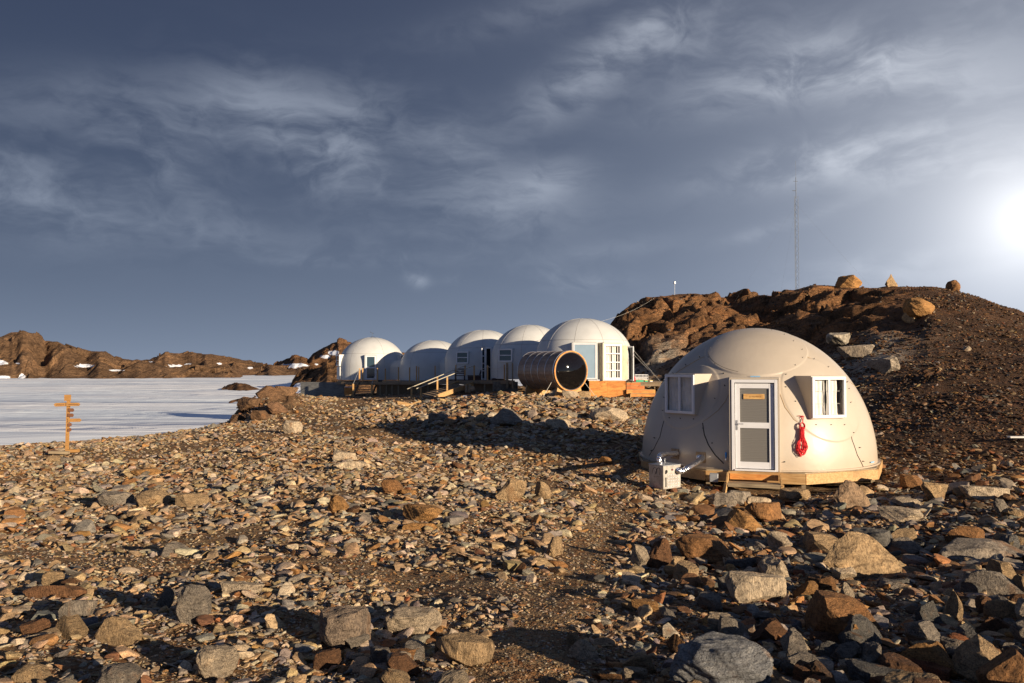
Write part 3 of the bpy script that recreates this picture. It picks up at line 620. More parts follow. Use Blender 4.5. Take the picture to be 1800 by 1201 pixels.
HEROES = [
 (1268, 1235, 195, 92, (.20, .20, .20), 'round', 'huge rounded blue-grey boulder cut off by the bottom edge', 1, .3),
 (1122, 1040, 112, 62, 'grey', 'peak', 'speckled grey boulder beside the path with a smaller block balanced on it', 2, 2.6),
 (1476, 1124, 130, 68, 'rust', 'block', 'rust brown striped block with straight layers in the right foreground', 3, .25),
 (1500, 1022, 150, 82, 'tan', 'peak', 'pointed tan boulder with a dark shaded left face in the right foreground', 4, .5),
 (1742, 1052, 98, 48, 'grey', 'peak', 'grey wedge-shaped boulder near the right edge with a sharp crest', 5, .2),
 (1672, 1096, 52, 52, 'tan', 'peak', 'upright tan pointed rock leaning on a darker grey one', 6, 1.),
 (1628, 1099, 48, 42, 'darkgrey', 'peak', 'dark grey angular rock leaning against the upright tan one', 7, 2.),
 (1705, 990, 165, 30, 'grey', 'bar', 'long flat grey slab lying towards the right edge', 8, -.15),
 (1702, 958, 72, 30, 'rust', 'slab', 'rust coloured layered rock just behind the long flat slab', 9, .4),
 (1538, 1178, 62, 42, 'grey', 'block', 'square grey rock with a lit right face at the bottom right', 10, 1.2),
 (1488, 1166, 55, 30, 'grey', 'block', 'small grey block left of the square grey rock at the bottom right', 11, .5),
 (1702, 1180, 40, 30, 'orange', 'round', 'rounded orange rock alone near the bottom right corner', 12, 0),
 (1672, 1146, 42, 24, 'red', 'peak', 'reddish triangular rock above the rounded orange rock', 13, 0),
 (1445, 976, 85, 38, 'tan', 'block', 'lumpy tan rock behind the pointed tan boulder', 14, .3),
 (1576, 918, 68, 24, 'pale', 'slab', 'pale flat-topped rock midway below the right end of the timber platform', 15, 0),
 (1535, 975, 80, 42, 'darkgrey', 'round', 'dark grey rounded rock right of the pointed tan boulder', 16, 0),
 (1592, 974, 50, 26, 'grey', 'block', 'flat-topped grey block beside the dark grey rounded rock', 17, 0),
 (1304, 936, 95, 42, 'orange', 'peak', 'large orange triangular rock below the door of the beige dome', 18, .2),
 (1348, 918, 72, 36, 'rust', 'slab', 'rust coloured rock tilted behind the orange triangular rock', 19, .2),
 (1240, 990, 102, 44, 'rust', 'block', 'rust brown jagged rock with a split down its front', 20, -.3),
 (1168, 998, 46, 50, 'brown', 'peak', 'dark brown flaky rock right of the speckled grey boulder', 21, .8),
 (1125, 990, 38, 34, 'pale', 'block', 'small pale block balanced on the speckled grey boulder', 22, .3),
 (1310, 1060, 108, 50, 'pale', 'slab', 'broad pale speckled rock between the striped block and the path', 23, .1),
 (1264, 1112, 48, 30, 'pale', 'block', 'pale knobbly rock above the huge blue-grey boulder', 24, .5),
 (1008, 1135, 24, 20, 'tan', 'block', 'small tan cube-like stone alone on the path', 25, .8),
 (1130, 1075, 44, 18, 'orange', 'slab', 'flat orange stone beside the path below the speckled boulder', 26, .2),
 (612, 1142, 92, 64, (.25, .19, .14), 'round', 'grey-brown veined boulder in the bottom centre left', 27, .4),
 (730, 1122, 100, 44, 'pale', 'round', 'long pale grey boulder in the bottom centre', 28, .05),
 (610, 1108, 58, 20, 'grey', 'slab', 'grey slab tucked behind the veined boulder', 29, 0),
 (718, 1166, 62, 22, 'rust', 'slab', 'flat-topped rust coloured rock below the long pale boulder', 30, 0),
 (706, 1190, 62, 38, 'brown', 'block', 'brown rock with orange patches under the flat rust coloured rock', 31, .5),
 (810, 1172, 108, 48, 'tan', 'slab', 'wide layered tan rock right of the flat rust coloured rock', 32, -.3),
 (97, 1058, 102, 25, 'brown', 'bar', 'long dark red-brown rock like a log in the left foreground', 33, .08),
 (342, 1098, 64, 62, 'grey', 'round', 'upright grey banded boulder in the left foreground', 34, .9),
 (296, 1072, 32, 38, 'grey', 'peak', 'upright grey splinter leaning on the banded boulder', 35, .6),
 (290, 1040, 34, 16, 'rust', 'block', 'small rust block perched above the grey splinter', 36, .1),
 (382, 1194, 70, 48, 'pale', 'round', 'pale rounded boulder at the bottom left with a long shadow', 37, .5),
 (210, 1135, 68, 46, 'tan', 'peak', 'coarse tan rock left of the banded boulder', 38, .4),
 (422, 1050, 78, 24, 'pale', 'slab', 'pale layered slab lying right of the banded boulder', 39, .1),
 (140, 1092, 62, 34, 'grey', 'slab', 'low weathered grey rock below the dark log-like rock', 40, .3),
 (50, 1202, 62, 25, 'tan', 'bar', 'oblong tan stone in the bottom left corner', 41, .05),
 (214, 1225, 75, 48, 'grey', 'round', 'grey domed rock cut off by the bottom edge at the left', 42, 0),
 (95, 1032, 36, 26, 'tan', 'block', 'squat tan rock behind the dark log-like rock', 43, 0),
 (125, 1036, 26, 18, 'brown', 'block', 'brown stone next to the squat tan rock', 44, 0),
 (590, 905, 40, 31, 'orange', 'block', 'cube-like orange rock in the middle of the slope', 45, .2),
 (905, 884, 60, 40, 'tan', 'peak', 'large tan rock right of centre below the long shadow', 46, .2),
 (955, 879, 32, 32, 'tan', 'block', 'tan block touching the large tan rock right of centre', 47, .7),
 (738, 918, 70, 26, 'orange', 'slab', 'flat orange rock in the middle of the slope', 48, -.1),
 (738, 936, 60, 12, 'orange', 'bar', 'thin orange slab just below the flat orange rock', 49, 0),
 (205, 890, 58, 24, 'grey', 'round', 'leftmost of three rounded rocks side by side below the signpost', 50, 0),
 (270, 890, 60, 26, 'tan', 'round', 'middle of three rounded rocks side by side below the signpost', 51, 0),
 (334, 890, 50, 22, 'tan', 'block', 'rightmost of three rounded rocks side by side below the signpost', 52, 0),
 (692, 868, 42, 24, 'rust', 'block', 'rust brown rock standing in the middle distance left of the large tan rock', 53, 0),
 (715, 873, 30, 10, 'orange', 'slab', 'thin orange slab leaning on the rust brown middle rock', 54, 0),
 (618, 828, 62, 14, 'pale', 'bar', 'long pale slab at the edge of the long shadow', 55, .25),
 (600, 812, 40, 18, 'pale', 'slab', 'pale slab behind the long pale slab at the shadow edge', 56, 0),
 (255, 840, 50, 14, 'orange', 'slab', 'flat orange rock below and right of the signpost', 57, 0),
 (308, 977, 46, 22, 'grey', 'peak', 'solitary grey pointed rock in the left middle ground', 58, 0),
 (1490, 898, 62, 50, (.24, .165, .105), 'peak', 'big brown boulder standing under the right half of the timber platform', 59, .3),
 (1400, 882, 55, 20, 'tan', 'round', 'rounded tan rock under the platform beside the step leg', 60, 0),
 (1722, 880, 82, 24, 'pale', 'slab', 'pale flat rock at the right between the dome and the frame edge', 61, 0),
 (1640, 884, 52, 34, 'tan', 'block', 'blocky tan rock right of the timber platform', 62, .2),
 (1600, 862, 40, 24, 'rust', 'block', 'rust coloured rock just off the right end of the platform', 63, 0),
 (1757, 905, 30, 28, 'grey', 'block', 'upright grey block near the right edge', 64, 0),
 (1290, 894, 56, 28, 'grey', 'slab', 'grey slab leaning under the dome step', 65, .3),
 (1335, 895, 46, 20, 'pale', 'slab', 'pale rock in front of the dome step', 66, 0),
 (1312, 893, 20, 18, 'orange', 'peak', 'small orange pointed stone in front of the dome step', 67, 0),
 (1065, 742, 66, 24, 'pale', 'round', 'big smooth pale boulder between the sauna barrel and the beige dome', 68, -.2),
 (895, 748, 52, 26, 'grey', 'peak', 'grey pointed boulder on the stony rise below the sauna barrel', 69, 0),
 (985, 755, 46, 18, 'pale', 'block', 'pale boulder on the stony rise left of the big smooth one', 70, 0),
 (770, 742, 34, 18, 'grey', 'block', 'grey boulder on the stony rise below the ramp', 71, 0),
 (515, 762, 34, 22, 'pale', 'round', 'pale hump of rock left of the track', 72, 0),
 (438, 722, 42, 22, (.13, .075, .04), 'block', 'dark brown block low on the left of the rocky mound by the snow', 2, .3),
 (470, 702, 46, 24, (.15, .085, .045), 'peak', 'dark brown pointed boulder topping the rocky mound by the snow', 4, .1),
 (502, 700, 40, 18, (.17, .10, .055), 'slab', 'brown slab on the right of the rocky mound by the snow', 6, .2),
 (458, 740, 38, 18, (.13, .075, .04), 'block', 'dark block at the foot of the rocky mound by the snow', 8, 1.3),
 (486, 728, 40, 20, (.16, .09, .05), 'block', 'brown block on the near face of the rocky mound by the snow', 9, .6),
 (418, 742, 26, 13, (.12, .07, .04), 'block', 'outermost dark rock where the mound meets the snow', 1, .9),
 (948, 690, 16, 11, 'tan', 'round', 'rounded stone against the left side of the barrel', 73, 0),
 (1000, 702, 30, 14, 'pale', 'block', 'pale stone heaped beneath the barrel cradle', 74, 0),
 (974, 698, 18, 14, 'pale', 'peak', 'pointed pale stone at the left foot of the barrel cradle', 75, 0),
 (1028, 700, 24, 12, 'tan', 'block', 'tan stone at the right foot of the barrel cradle', 76, 0),
]
for hx in HEROES:
    px, py, wp, hp, co, kd, lb, k, rz = hx
    if 'balanced' in lb and 'small' in lb or 'perched' in lb: continue
    o = hero(px, py, wp, hp, co, kd, lb, k % 11, rz, dmin=2.8)
def perch(px, py, wp, hp, co, kd, lb, k, d):
    p = P(px, py, d); return put_rock(p.x, p.y, wp*d/F, hp*d/F, co, kd, k, .4, lb, sink=.1, z=p.z)
_, dd_ = ground_hit(1122, 1040); perch(1125, 990, 36, 33, 'pale', 'block', 'small pale block balanced on the speckled grey boulder', 3, dd_*1.035)
# boulders on the hill
HB = [(1493, 510, 44, 22, 'orange', 'block', 'big orange boulder on the hill crest right of the radio mast', 1, 63), (1568, 503, 21, 22, 'tan', 'peak', 'upright pointed boulder on the top of the hill', 6, 66), (1677, 514, 24, 20, 'rust', 'egg', 'egg-shaped boulder alone on the right shoulder of the hill', 5, 59),
      (1614, 556, 58, 32, 'orange', 'egg', 'largest orange round boulder half sunk in the hilltop scree', 2, 0), (1600, 566, 26, 20, 'tan', 'peak', 'tan splinter propped under the largest orange boulder', 3, 0),
      
      (1480, 606, 80, 22, (.33, .29, .23), 'slab', 'pale grey ledge of rock just above the beige dome', 2, 0),
      (1560, 652, 64, 26, (.31, .26, .20), 'slab', 'lower pale ledge of rock right of the beige dome', 4, 0), (1508, 630, 62, 24, (.28, .23, .175), 'slab', 'upper pale ledge of rock right of the beige dome', 6, 0), (1700, 617, 14, 8, 'pale', 'block', 'single pale stone high on the dark scree', 1, 0)]
for px, py, wp, hp, co, kd, lb, k, d in HB:
    if d:                                                  # crest boulders stand on the highest ground of their line of sight
        v_ = ray(px, 600); dq = np.linspace(50, 92, 300); zq = H(dq*v_.x/v_.y, dq); i_ = int(np.argmax(zq/dq)); d = float(dq[i_]); p = Vector((d*v_.x/v_.y, d, 0)); zz = float(zq[i_])-.05
    else: p, d = ground_hit(px, py, 28); zz = p.z
    put_rock(p.x, p.y, wp*d/F, hp*d/F, co, kd, k, .5*k, lb, sink=.28, z=zz, cat='boulder', name='boulder')

# scattered stones: individual rocks for the ones that show largest, one mesh for the rest
rs = np.random.RandomState(11); N = 345000
D = np.exp(rs.uniform(math.log(3.0), math.log(84), N)); PXs = rs.uniform(-480, 2480, N)
sx_ = (PXs-CX)/F*D; sy_ = D
u_ = rs.rand(N); S = .0023*D*u_**(-.55); S = S*(1+.9*np.exp(-((PXs-860)/300)**2)*sstep(D, 24, 30)+.1*sstep(PXs, 1080, 1300)*(1-sstep(D, 15, 20))); S = np.minimum(S, .06*D)
zc_, pxc, dc = hbase(sx_, sy_); cliff_, hill_, mound_ = zones(sx_, sy_, zc_, pxc, dc)
smax = .20+.05*sstep(D, 8, 12)+.06*sstep(PXs, 1050, 1400)*(1-sstep(D, 14, 20))+.16*np.exp(-((PXs-880)/300)**2)*sstep(D, 26, 32)-.06*(1-sstep(D, 7, 10))*(1-sstep(PXs, 900, 1200))+.03*(1-sstep(D, 5, 8))*sstep(PXs, 900, 1300)+.10*sstep(PXs, 1150, 1300)*sstep(D, 14, 16)*(1-sstep(D, 19, 23))-.07*hill_
smax = smax*(1+.5*np.clip(fbm(sx_*.4, sy_*.4, 3), -1, 1)); S = np.where(S > smax, smax*rs.uniform(.35, 1, N), S)
soil = np.zeros(N)
def path(pts, wdt):
    global soil
    for (a, b) in zip(pts[:-1], pts[1:]):
        A = ground_hit(*a)[0]; B = ground_hit(*b)[0]; ax, ay, bx, by = A.x, A.y, B.x, B.y; L2 = (bx-ax)**2+(by-ay)**2+1e-6
        t = np.clip(((sx_-ax)*(bx-ax)+(sy_-ay)*(by-ay))/L2, 0, 1); dist = np.hypot(sx_-ax-t*(bx-ax), sy_-ay-t*(by-ay))
        wl = wdt*(1+.35*gnoise(sx_*.9, sy_*.9)); soil = np.maximum(soil, 1-sstep(dist, wl*.6, wl*1.2))
path([(900, 1200), (960, 1100), (1010, 1020), (1040, 960), (1090, 905), (1060, 880), (960, 850)], .34)
path([(0, 965), (160, 985), (360, 1000)], .5); path([(520, 985), (680, 1010), (860, 1040)], .4); path([(250, 965), (420, 945)], .4)
path([(640, 706), (560, 735), (450, 770), (300, 790), (150, 805)], 1.6); path([(560, 735), (600, 760), (700, 770)], 1.2); path([(600, 712), (520, 715)], 2.)
keep = rs.rand(N) < (1-.82*soil*(S > .0042*D*1.0)-.25*soil)
keep &= rs.rand(N) < np.clip(.78+.5*fbm(sx_*.33+9, sy_*.33, 3), .35, 1)
keep &= ~((cliff_ > .5) & (rs.rand(N) < .75))
keep &= zc_ > -5.6
DC = np.array([6.46, 21.24]); keep &= np.hypot(sx_-DC[0], sy_-DC[1]) > 3.1
keep &= ~((np.hypot(sx_-DC[0], sy_-DC[1]) < 3.65) & (S > .22))
keep &= ~((sy_ > 47) & (PXs > 590) & (PXs < 1120) & (S > .18))
idx = np.nonzero(keep)[0]; idx = idx[np.argsort(-(S[idx]/D[idx]))]
names_ = list(PAL)
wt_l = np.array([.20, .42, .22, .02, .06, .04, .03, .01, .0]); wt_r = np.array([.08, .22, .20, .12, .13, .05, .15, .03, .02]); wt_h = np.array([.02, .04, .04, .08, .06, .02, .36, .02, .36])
def pick(i):
    t = float(sstep(PXs[i], 1000, 1300)); w_ = wt_l*(1-t)+wt_r*t; h = float(max(hill_[i], mound_[i]*.8)); w_ = w_*(1-h)+wt_h*h; return rs.choice(9, p=w_/w_.sum())
vis = [i for i in idx[:9000] if -5 < PXs[i] < 1805 and D[i] > 3.75]
NI = 300-len(HEROES)-len(HB)-1+1
ind = set(vis[:NI])
def place_name(px, d):
    if 1130 < px < 1560 and 13 < d < 20: return 'before the beige dome platform'
    if d > 26 and 600 < px < 1130: return 'on the rise below the white domes'
    if px > 1560 and d > 17: return 'on the dark hillside scree'
    side = ['far left', 'left', 'centre left', 'centre right', 'right', 'far right'][min(5, int(px//300))]
    return 'in the %s %s' % (side, ('bottom edge' if d < 4.9 else 'foreground') if d < 7.5 else ('far slope' if d > 15 else 'middle ground'))
kinds = ['block', 'slab', 'slab', 'peak', 'round', 'block', 'bar']; KN = dict(block='blocky', slab='flat', peak='pointed', round='rounded', bar='narrow')
lab = {}
for q, i in enumerate(vis[:NI]):
    kd = kinds[rs.randint(len(kinds))]; cn = names_[pick(i)]; k = rs.randint(11)
    hh = S[i]*{'block': .55, 'slab': .26, 'peak': .6, 'round': .5, 'bar': .22}[kd]*rs.uniform(.8, 1.25)*1.2
    size = ['small', 'medium', 'large'][int(min(2, (S[i]/D[i]*F)//16))]
    lb = '%s %s %s rock %s' % (size, CN[cn], KN[kd], place_name(PXs[i], D[i]))
    lab.setdefault(lb, []).append((PXs[i], i))
    lab_o = put_rock(sx_[i], sy_[i], S[i]*1.25, hh, cn, kd, k, rs.uniform(0, 6.28), lb, 'loose rocks strewn over the stony ground', tilt=(rs.normal()*.13, rs.normal()*.13), sink=.18, jit=rs.uniform(.8, 1.2)); lab[lb][-1] = (PXs[i], D[i], lab_o)
for lb, L in lab.items():                                 # tell look-alikes apart by their place
    if len(L) < 2: continue
    L.sort(key=lambda t: t[0]); n_ = len(L); W_ = {2: ['left one', 'right one'], 3: ['leftmost', 'middle one', 'rightmost']}.get(n_, ['leftmost']+['second', 'third', 'fourth', 'fifth', 'sixth', 'seventh'][:n_-2]+['rightmost'])
    num = {2: 'two', 3: 'three', 4: 'four', 5: 'five', 6: 'six', 7: 'seven', 8: 'eight'}.get(n_, 'many')
    for w_, (a_, b_, o_) in zip(W_, L):
        o_['label'] = ('%s%s of the %s ' % (w_, '', num)+lb.replace(' rock ', ' rocks '))
rest = np.array([i for i in idx if i not in ind])
V, Fc, Tn = [], [], []; off_ = 0
scr = S[rest]/D[rest]*F
zrest = H(sx_[rest], sy_[rest])
palA = np.array([PAL[k] for k in names_])
t_ = sstep(PXs[rest], 1000, 1300)[:, None]; hh_ = np.maximum(hill_[rest], mound_[rest]*.8)[:, None]
W_ = (wt_l*(1-t_)+wt_r*t_)*(1-hh_)+wt_h*hh_; W_ = np.cumsum(W_/W_.sum(1, keepdims=True), 1); ci = np.minimum((rs.rand(len(rest), 1) > W_).sum(1), 8)
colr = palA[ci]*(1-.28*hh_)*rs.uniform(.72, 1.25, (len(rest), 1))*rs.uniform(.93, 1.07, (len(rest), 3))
for sub, lo, hi, nv in ((1, 0, 5.5, 40), (2, 5.5, 17, 40), (3, 17, 1e9, 30)):
    sel = np.nonzero((scr >= lo) & (scr < hi))[0]; var = rs.randint(0, nv, len(sel))
    for k in range(nv):
        q = sel[var == k]
        if not len(q): continue
        v0, f0 = rock_shape(1000*sub+k, sub, 10, sub == 3, [.52, .26, .62, .34, .44][k % 5], [1.2, 1.5, 1.1, 1.7, 1.25][k % 5], .55)
        i = rest[q]; n = len(q); a = rs.uniform(0, 2*np.pi, n); tx, ty = rs.normal(0, .27, n), rs.normal(0, .27, n)
        vv = np.repeat(v0[None], n, 0)*(S[i]*.62)[:, None, None]
        z_ = vv[:, :, 2]+vv[:, :, 0]*tx[:, None]+vv[:, :, 1]*ty[:, None]
        x_ = vv[:, :, 0]*np.cos(a)[:, None]-vv[:, :, 1]*np.sin(a)[:, None]+sx_[i][:, None]
        y_ = vv[:, :, 0]*np.sin(a)[:, None]+vv[:, :, 1]*np.cos(a)[:, None]+sy_[i][:, None]
        z_ = z_+zrest[q][:, None]-v0[:, 2].min()*(S[i]*.62)[:, None]*.45
        V.append(np.stack([x_, y_, z_], -1).reshape(-1, 3)); Fc.append((f0[None]+(np.arange(n)*len(v0))[:, None, None]).reshape(-1, 3)+off_)
        Tn.append(np.repeat(colr[q], len(v0), 0)); off_ += n*len(v0)
V = np.concatenate(V); Fc = np.concatenate(Fc); Tn = np.concatenate(Tn)
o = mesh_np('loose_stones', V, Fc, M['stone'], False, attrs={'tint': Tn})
tag(o, 'broken stones of all sizes covering the ground between the larger rocks', 'stones', kind='stuff')
print('stones', len(rest), 'tris', len(Fc), 'individual', NI)
del V, Fc, Tn

# ================================================================== THE BEIGE DOME
DX, DY, DZ = 6.46, 21.24, -2.41
DR_, DH = 2.96, 3.39
tocam = math.atan2(-DX, -DY)                                    # azimuth from dome to camera
d1 = empty('dome_cabin', (DX, DY, DZ), math.atan2(-DX, DY))     # local -Y looks towards the viewer
tag(d1, 'beige fibreglass dome cabin with white door and two box windows on a timber platform', 'dome cabin')
Rz = Matrix.Rotation(math.atan2(-DX, DY), 4, 'Z'); W2L = (Matrix.Translation((DX, DY, DZ)) @ Rz).inverted()
def dhit(px, py, k=1.0):
    o = W2L @ Vector((0, 0, 0)); d = (W2L.to_3x3() @ ray(px, py)).normalized()
    S_ = Vector((1/(DR_*k), 1/(DR_*k), 1/(DH*k))); O = Vector((o.x*S_.x, o.y*S_.y, o.z*S_.z)); D_ = Vector((d.x*S_.x, d.y*S_.y, d.z*S_.z))
    a = D_.dot(D_); b = 2*O.dot(D_); c_ = O.dot(O)-1; q = b*b-4*a*c_
    if q < 0: t = -b/(2*a)
    else: t = (-b-math.sqrt(q))/(2*a)
    p = o+d*t; n = Vector((p.x/DR_**2, p.y/DR_**2, p.z/DH**2)).normalized(); return p, n
def shell_mesh(R_, Hh, prof=None, na=180, nb=60, discs=(), lip=0.):
    a = np.linspace(0, 2*np.pi, na+1)[:-1]; tt = np.linspace(0, 1, nb)
    A, T = np.meshgrid(a, tt, indexing='ij')
    if prof is None: r = R_*np.cos(T*np.pi/2); z = Hh*np.sin(T*np.pi/2)
    else: r, z = prof(T)
    x, y = r*np.cos(A), r*np.sin(A)
    if discs:
        e = 0*x
        for c_, rad, am in discs:
            dd = np.sqrt((x-c_.x)**2+(y-c_.y)**2+(z-c_.z)**2); e = np.maximum(e, am*(1-sstep(dd, rad-.02, rad+.02)))
        x = x*(1+e/R_); y = y*(1+e/R_); z = z*(1+e/Hh)
    i_, j_ = np.meshgrid(np.arange(na), np.arange(nb-1), indexing='ij'); i2 = (i_+1) % na
    return np.stack([x, y, z], -1).reshape(-1, 3), np.stack([i_*nb+j_, i2*nb+j_, i2*nb+j_+1, i_*nb+j_+1], -1).reshape(-1, 4)
capC = dhit(1328, 600)[0]; lC = dhit(1208, 694)[0]; rC = dhit(1452, 696)[0]
dl = [(capC, (dhit(1240, 625)[0]-capC).length, .022), (lC, (dhit(1232, 741)[0]-lC).length, .014), (rC, (dhit(1398, 738)[0]-rC).length, .014)]
v, f = shell_mesh(DR_, DH, na=760, nb=300, discs=dl)
shell = mesh_np('shell', v, f, M['shell'], True, d1)
def seam(pts, name, mat, r=.007, k=1.0015, par=d1, n=8):
    # smooth polyline laid on the shell
    P_ = [dhit(*p, k)[0] for p in pts]; out_ = []
    for a, b in zip(P_[:-1], P_[1:]):
        for t in np.linspace(0, 1, n)[:-1]:
            q = a.lerp(b, t); s_ = 1/math.sqrt((q.x/DR_)**2+(q.y/DR_)**2+(q.z/DH)**2); out_.append(q*s_*k)
    out_.append(P_[-1]); return MB().tube(out_, r, 6).build(name, mat, par, True)
def arc(c_, rad, a0, a1, name, mat, r=.007, n=40, k=1.004):
    nn = Vector((c_.x/DR_**2, c_.y/DR_**2, c_.z/DH**2)).normalized(); e1 = nn.cross(Vector((0, 0, 1))).normalized(); e2 = e1.cross(nn); out_ = []
    for i in range(n+1):
        t = R(a0+(a1-a0)*i/n); q = c_+(e1*math.cos(t)+e2*math.sin(t))*rad*.985
        s_ = 1/math.sqrt((q.x/DR_)**2+(q.y/DR_)**2+(q.z/DH)**2); q = q*s_*k; out_.append(q)
    return MB().tube(out_, r, 6).build(name, mat, d1, True)
def e_angle(c_, px, py):
    nn = Vector((c_.x/DR_**2, c_.y/DR_**2, c_.z/DH**2)).normalized(); e1 = nn.cross(Vector((0, 0, 1))).normalized(); e2 = e1.cross(nn)
    q = dhit(px, py)[0]-c_; return math.degrees(math.atan2(q.dot(e2), q.dot(e1)))
seamD = simple('seam_lip_shadow', (.06, .045, .035), .8)  # dark seam lines with the panel lip's cast shadow put into the colour
for pts, mt_, rr_ in [([(1285, 589), (1262, 606), (1240, 626)], M['sand'], .008), ([(1238, 627), (1212, 641), (1186, 658)], M['sand'], .008), ([(1418, 627), (1448, 643), (1482, 665)], M['sand'], .008), ([(1494, 672), (1511, 678)], M['sand'], .006),
                      ([(1167, 740), (1160, 768), (1150, 788), (1141, 801)], seamD, .007), ([(1235, 744), (1238, 764), (1245, 782), (1257, 800), (1272, 815)], seamD, .012), ([(1493, 752), (1498, 774), (1507, 800), (1518, 822)], seamD, .009),
                      ([(1157, 672), (1175, 664)], seamD, .005), ([(1285, 588), (1320, 584), (1360, 585), (1385, 590)], M['sand'], .006),
                      ([(1368, 672), (1370, 690), (1380, 716), (1396, 738), (1415, 750), (1440, 762), (1464, 765)], M['sand'], .007), ([(1286, 672), (1283, 690), (1275, 706), (1262, 722), (1246, 735), (1236, 741)], M['sand'], .006)]:
    seam(pts, 'seam', mt_, rr_)
c0, r0, _ = dl[0]; a0, a1 = e_angle(c0, 1239, 622), e_angle(c0, 1292, 666)
arc(c0, r0, a0, a1, 'seam', seamD, .012)
arc(c0, r0, e_angle(c0, 1362, 667), e_angle(c0, 1416, 606), 'seam', M['sand'], .006)
# bolts
bolt_px = [(1262, 600), (1249, 613), (1230, 628), (1206, 642), (1184, 657), (1246, 629), (1257, 641), (1272, 657), (1295, 665), (1326, 665), (1357, 667), (1381, 659), (1397, 643), (1410, 630), (1409, 616), (1394, 601), (1378, 590), (1356, 582), (1327, 580), (1300, 582), (1430, 632),
           (1455, 646), (1478, 663), (1381, 681), (1398, 706), (1434, 747), (1460, 747), (1483, 747), (1491, 684), (1494, 708), (1499, 761), (1510, 787), (1516, 811), (1171, 676), (1168, 699), (1166, 722), (1178, 735), (1197, 736), (1220, 737), (1274, 678), (1257, 701), (1236, 753), (1252, 779), (1151, 770), (1146, 792), (1379, 812), (1488, 672)]
bm0 = None
for i, p in enumerate(bolt_px):
    q, n = dhit(*p)
    if bm0 is None: b0 = MB().tube([(0, 0, -.012), (0, 0, .016)], [.014, .014], 8).tube([(0, 0, .010), (0, 0, .045)], .006, 6).build('bolt', M['bolt'], d1); bo = bm0 = b0
    else: bo = bm0.copy(); col.objects.link(bo); bo.parent = d1
    bo.location = q+n*.006; bo.rotation_euler = n.to_track_quat('Z', 'Y').to_euler()
for p0, p1, p2, p3 in [((1319, 661), (1336, 661), (1336, 663), (1319, 663)), ((1531, 812), (1537, 811), (1537, 813), (1531, 814))]:
    A = [dhit(*p, 1.012)[0] for p in (p0, p1, p2, p3)]; mb = MB(); vs = [mb.bm.verts.new(a) for a in A]+[mb.bm.verts.new(a*.99) for a in A]
    for fc in ((0, 1, 2, 3), (7, 6, 5, 4), (0, 4, 5, 1), (1, 5, 6, 2), (2, 6, 7, 3), (3, 7, 4, 0)): mb.bm.faces.new([vs[i] for i in fc])
    mb.build('tape', M['tape'], d1)

def frame_at(ang):                       # local frame of an opening: x right, y outwards towards the viewer side, z up
    o = Vector((math.sin(ang), -math.cos(ang), 0)); x = Vector((math.cos(ang), math.sin(ang), 0)); return x, o
def bx_(mb, ang, dist, xc, zc, wx, hz, dep, bev=.0):
    """box whose outer face is `dist` from the axis"""
    x, o = frame_at(ang); c_ = o*(dist-dep/2)+x*xc+Vector((0, 0, zc)); rot = Matrix((x, -o, Vector((0, 0, 1)))).transposed()
    return mb.box(c_, (wx, dep, hz), rot, bev)
def window_box(root, ang, dist, xc, z0, w_, h_, inner, smat, split='V', tiltr=0., curtain=True, fmat=None, fw=.065):
    """moulded window box: surround > frame, panes, curtain"""
    fmat = fmat or M['frame']; zc = z0+h_/2
    mb = MB(); t = .035; dep = dist-inner
    bx_(mb, ang, dist-.03, xc-w_/2+t/2-.02, zc, t, h_+.04, dep); bx_(mb, ang, dist-.03, xc+w_/2-t/2+.02, zc, t, h_+.04, dep)
    bx_(mb, ang, dist-.03, xc, z0+h_+.003, w_-.032, t, dep); bx_(mb, ang, dist-.03, xc, z0-.003, w_-.032, t, dep)
    sb = mb.build('window_surround', smat, root)
    wroot = MB(); e = .055
    bx_(wroot, ang, dist+.012, xc-w_/2+fw/2-.012, zc, fw, h_, e, .006); bx_(wroot, ang, dist+.012, xc+w_/2-fw/2+.012, zc, fw, h_, e, .006)
    bx_(wroot, ang, dist+.010, xc, z0+h_-fw/2, w_-2*fw+.026, fw, e-.004); bx_(wroot, ang, dist+.010, xc, z0+fw/2, w_-2*fw+.026, fw, e-.004)
    wo = wroot.build('window', fmat, root)
    mb = MB()
    if split == 'V': bx_(mb, ang, dist+.004, xc, zc, .05, h_-2*fw, .045)
    elif split == 'H': bx_(mb, ang, dist+.004, xc, zc, w_-2*fw, .06, .045)
    mb.build('mullion', fmat, wo)
    return sb, wo, (w_-2*fw+.02, h_-2*fw+.01, zc)
aL = math.asin(-1.765/2.84); aRt = math.asin(1.65/2.84)
for ang, z0 in ((aL, 1.24), (aRt, 1.20)):
    sb, wo, (iw, ih, zc) = window_box(d1, ang, 2.86, 0, z0, .93, .95, 2.2, M['shell'])
    # curtain: sagging fabric in folds behind the panes
    x, o = frame_at(ang); n = 60; mb = MB(); rows = []
    for gap in ((-.44, -.11), (-.09, -.03), (.0, .30)) if ang > 0 else ((-.42, -.02), (.0, .42)):
        rows = []
        for k in range(25):
            s_ = gap[0]+(gap[1]-gap[0])*k/24; rows.append([mb.bm.verts.new(o*(2.76+.014*math.sin(s_*55+math.sin(z*5)))+x*s_+Vector((0, 0, zc-ih/2+ih*z/8))) for z in range(9)])
        for k in range(24):
            for z in range(8): mb.bm.faces.new((rows[k][z], rows[k+1][z], rows[k+1][z+1], rows[k][z+1]))
    for zz in (.32, .67): bx_(mb, ang, 2.785, 0, zc-ih/2+ih*zz, iw-.1, .006, .004)
    mb.build('curtain', M['cloth'], wo, True)
    mb = MB(); bx_(mb, ang, 2.66, 0, zc, iw-.02, ih-.02, .02); mb.build('backing', M['bluepane'], wo)
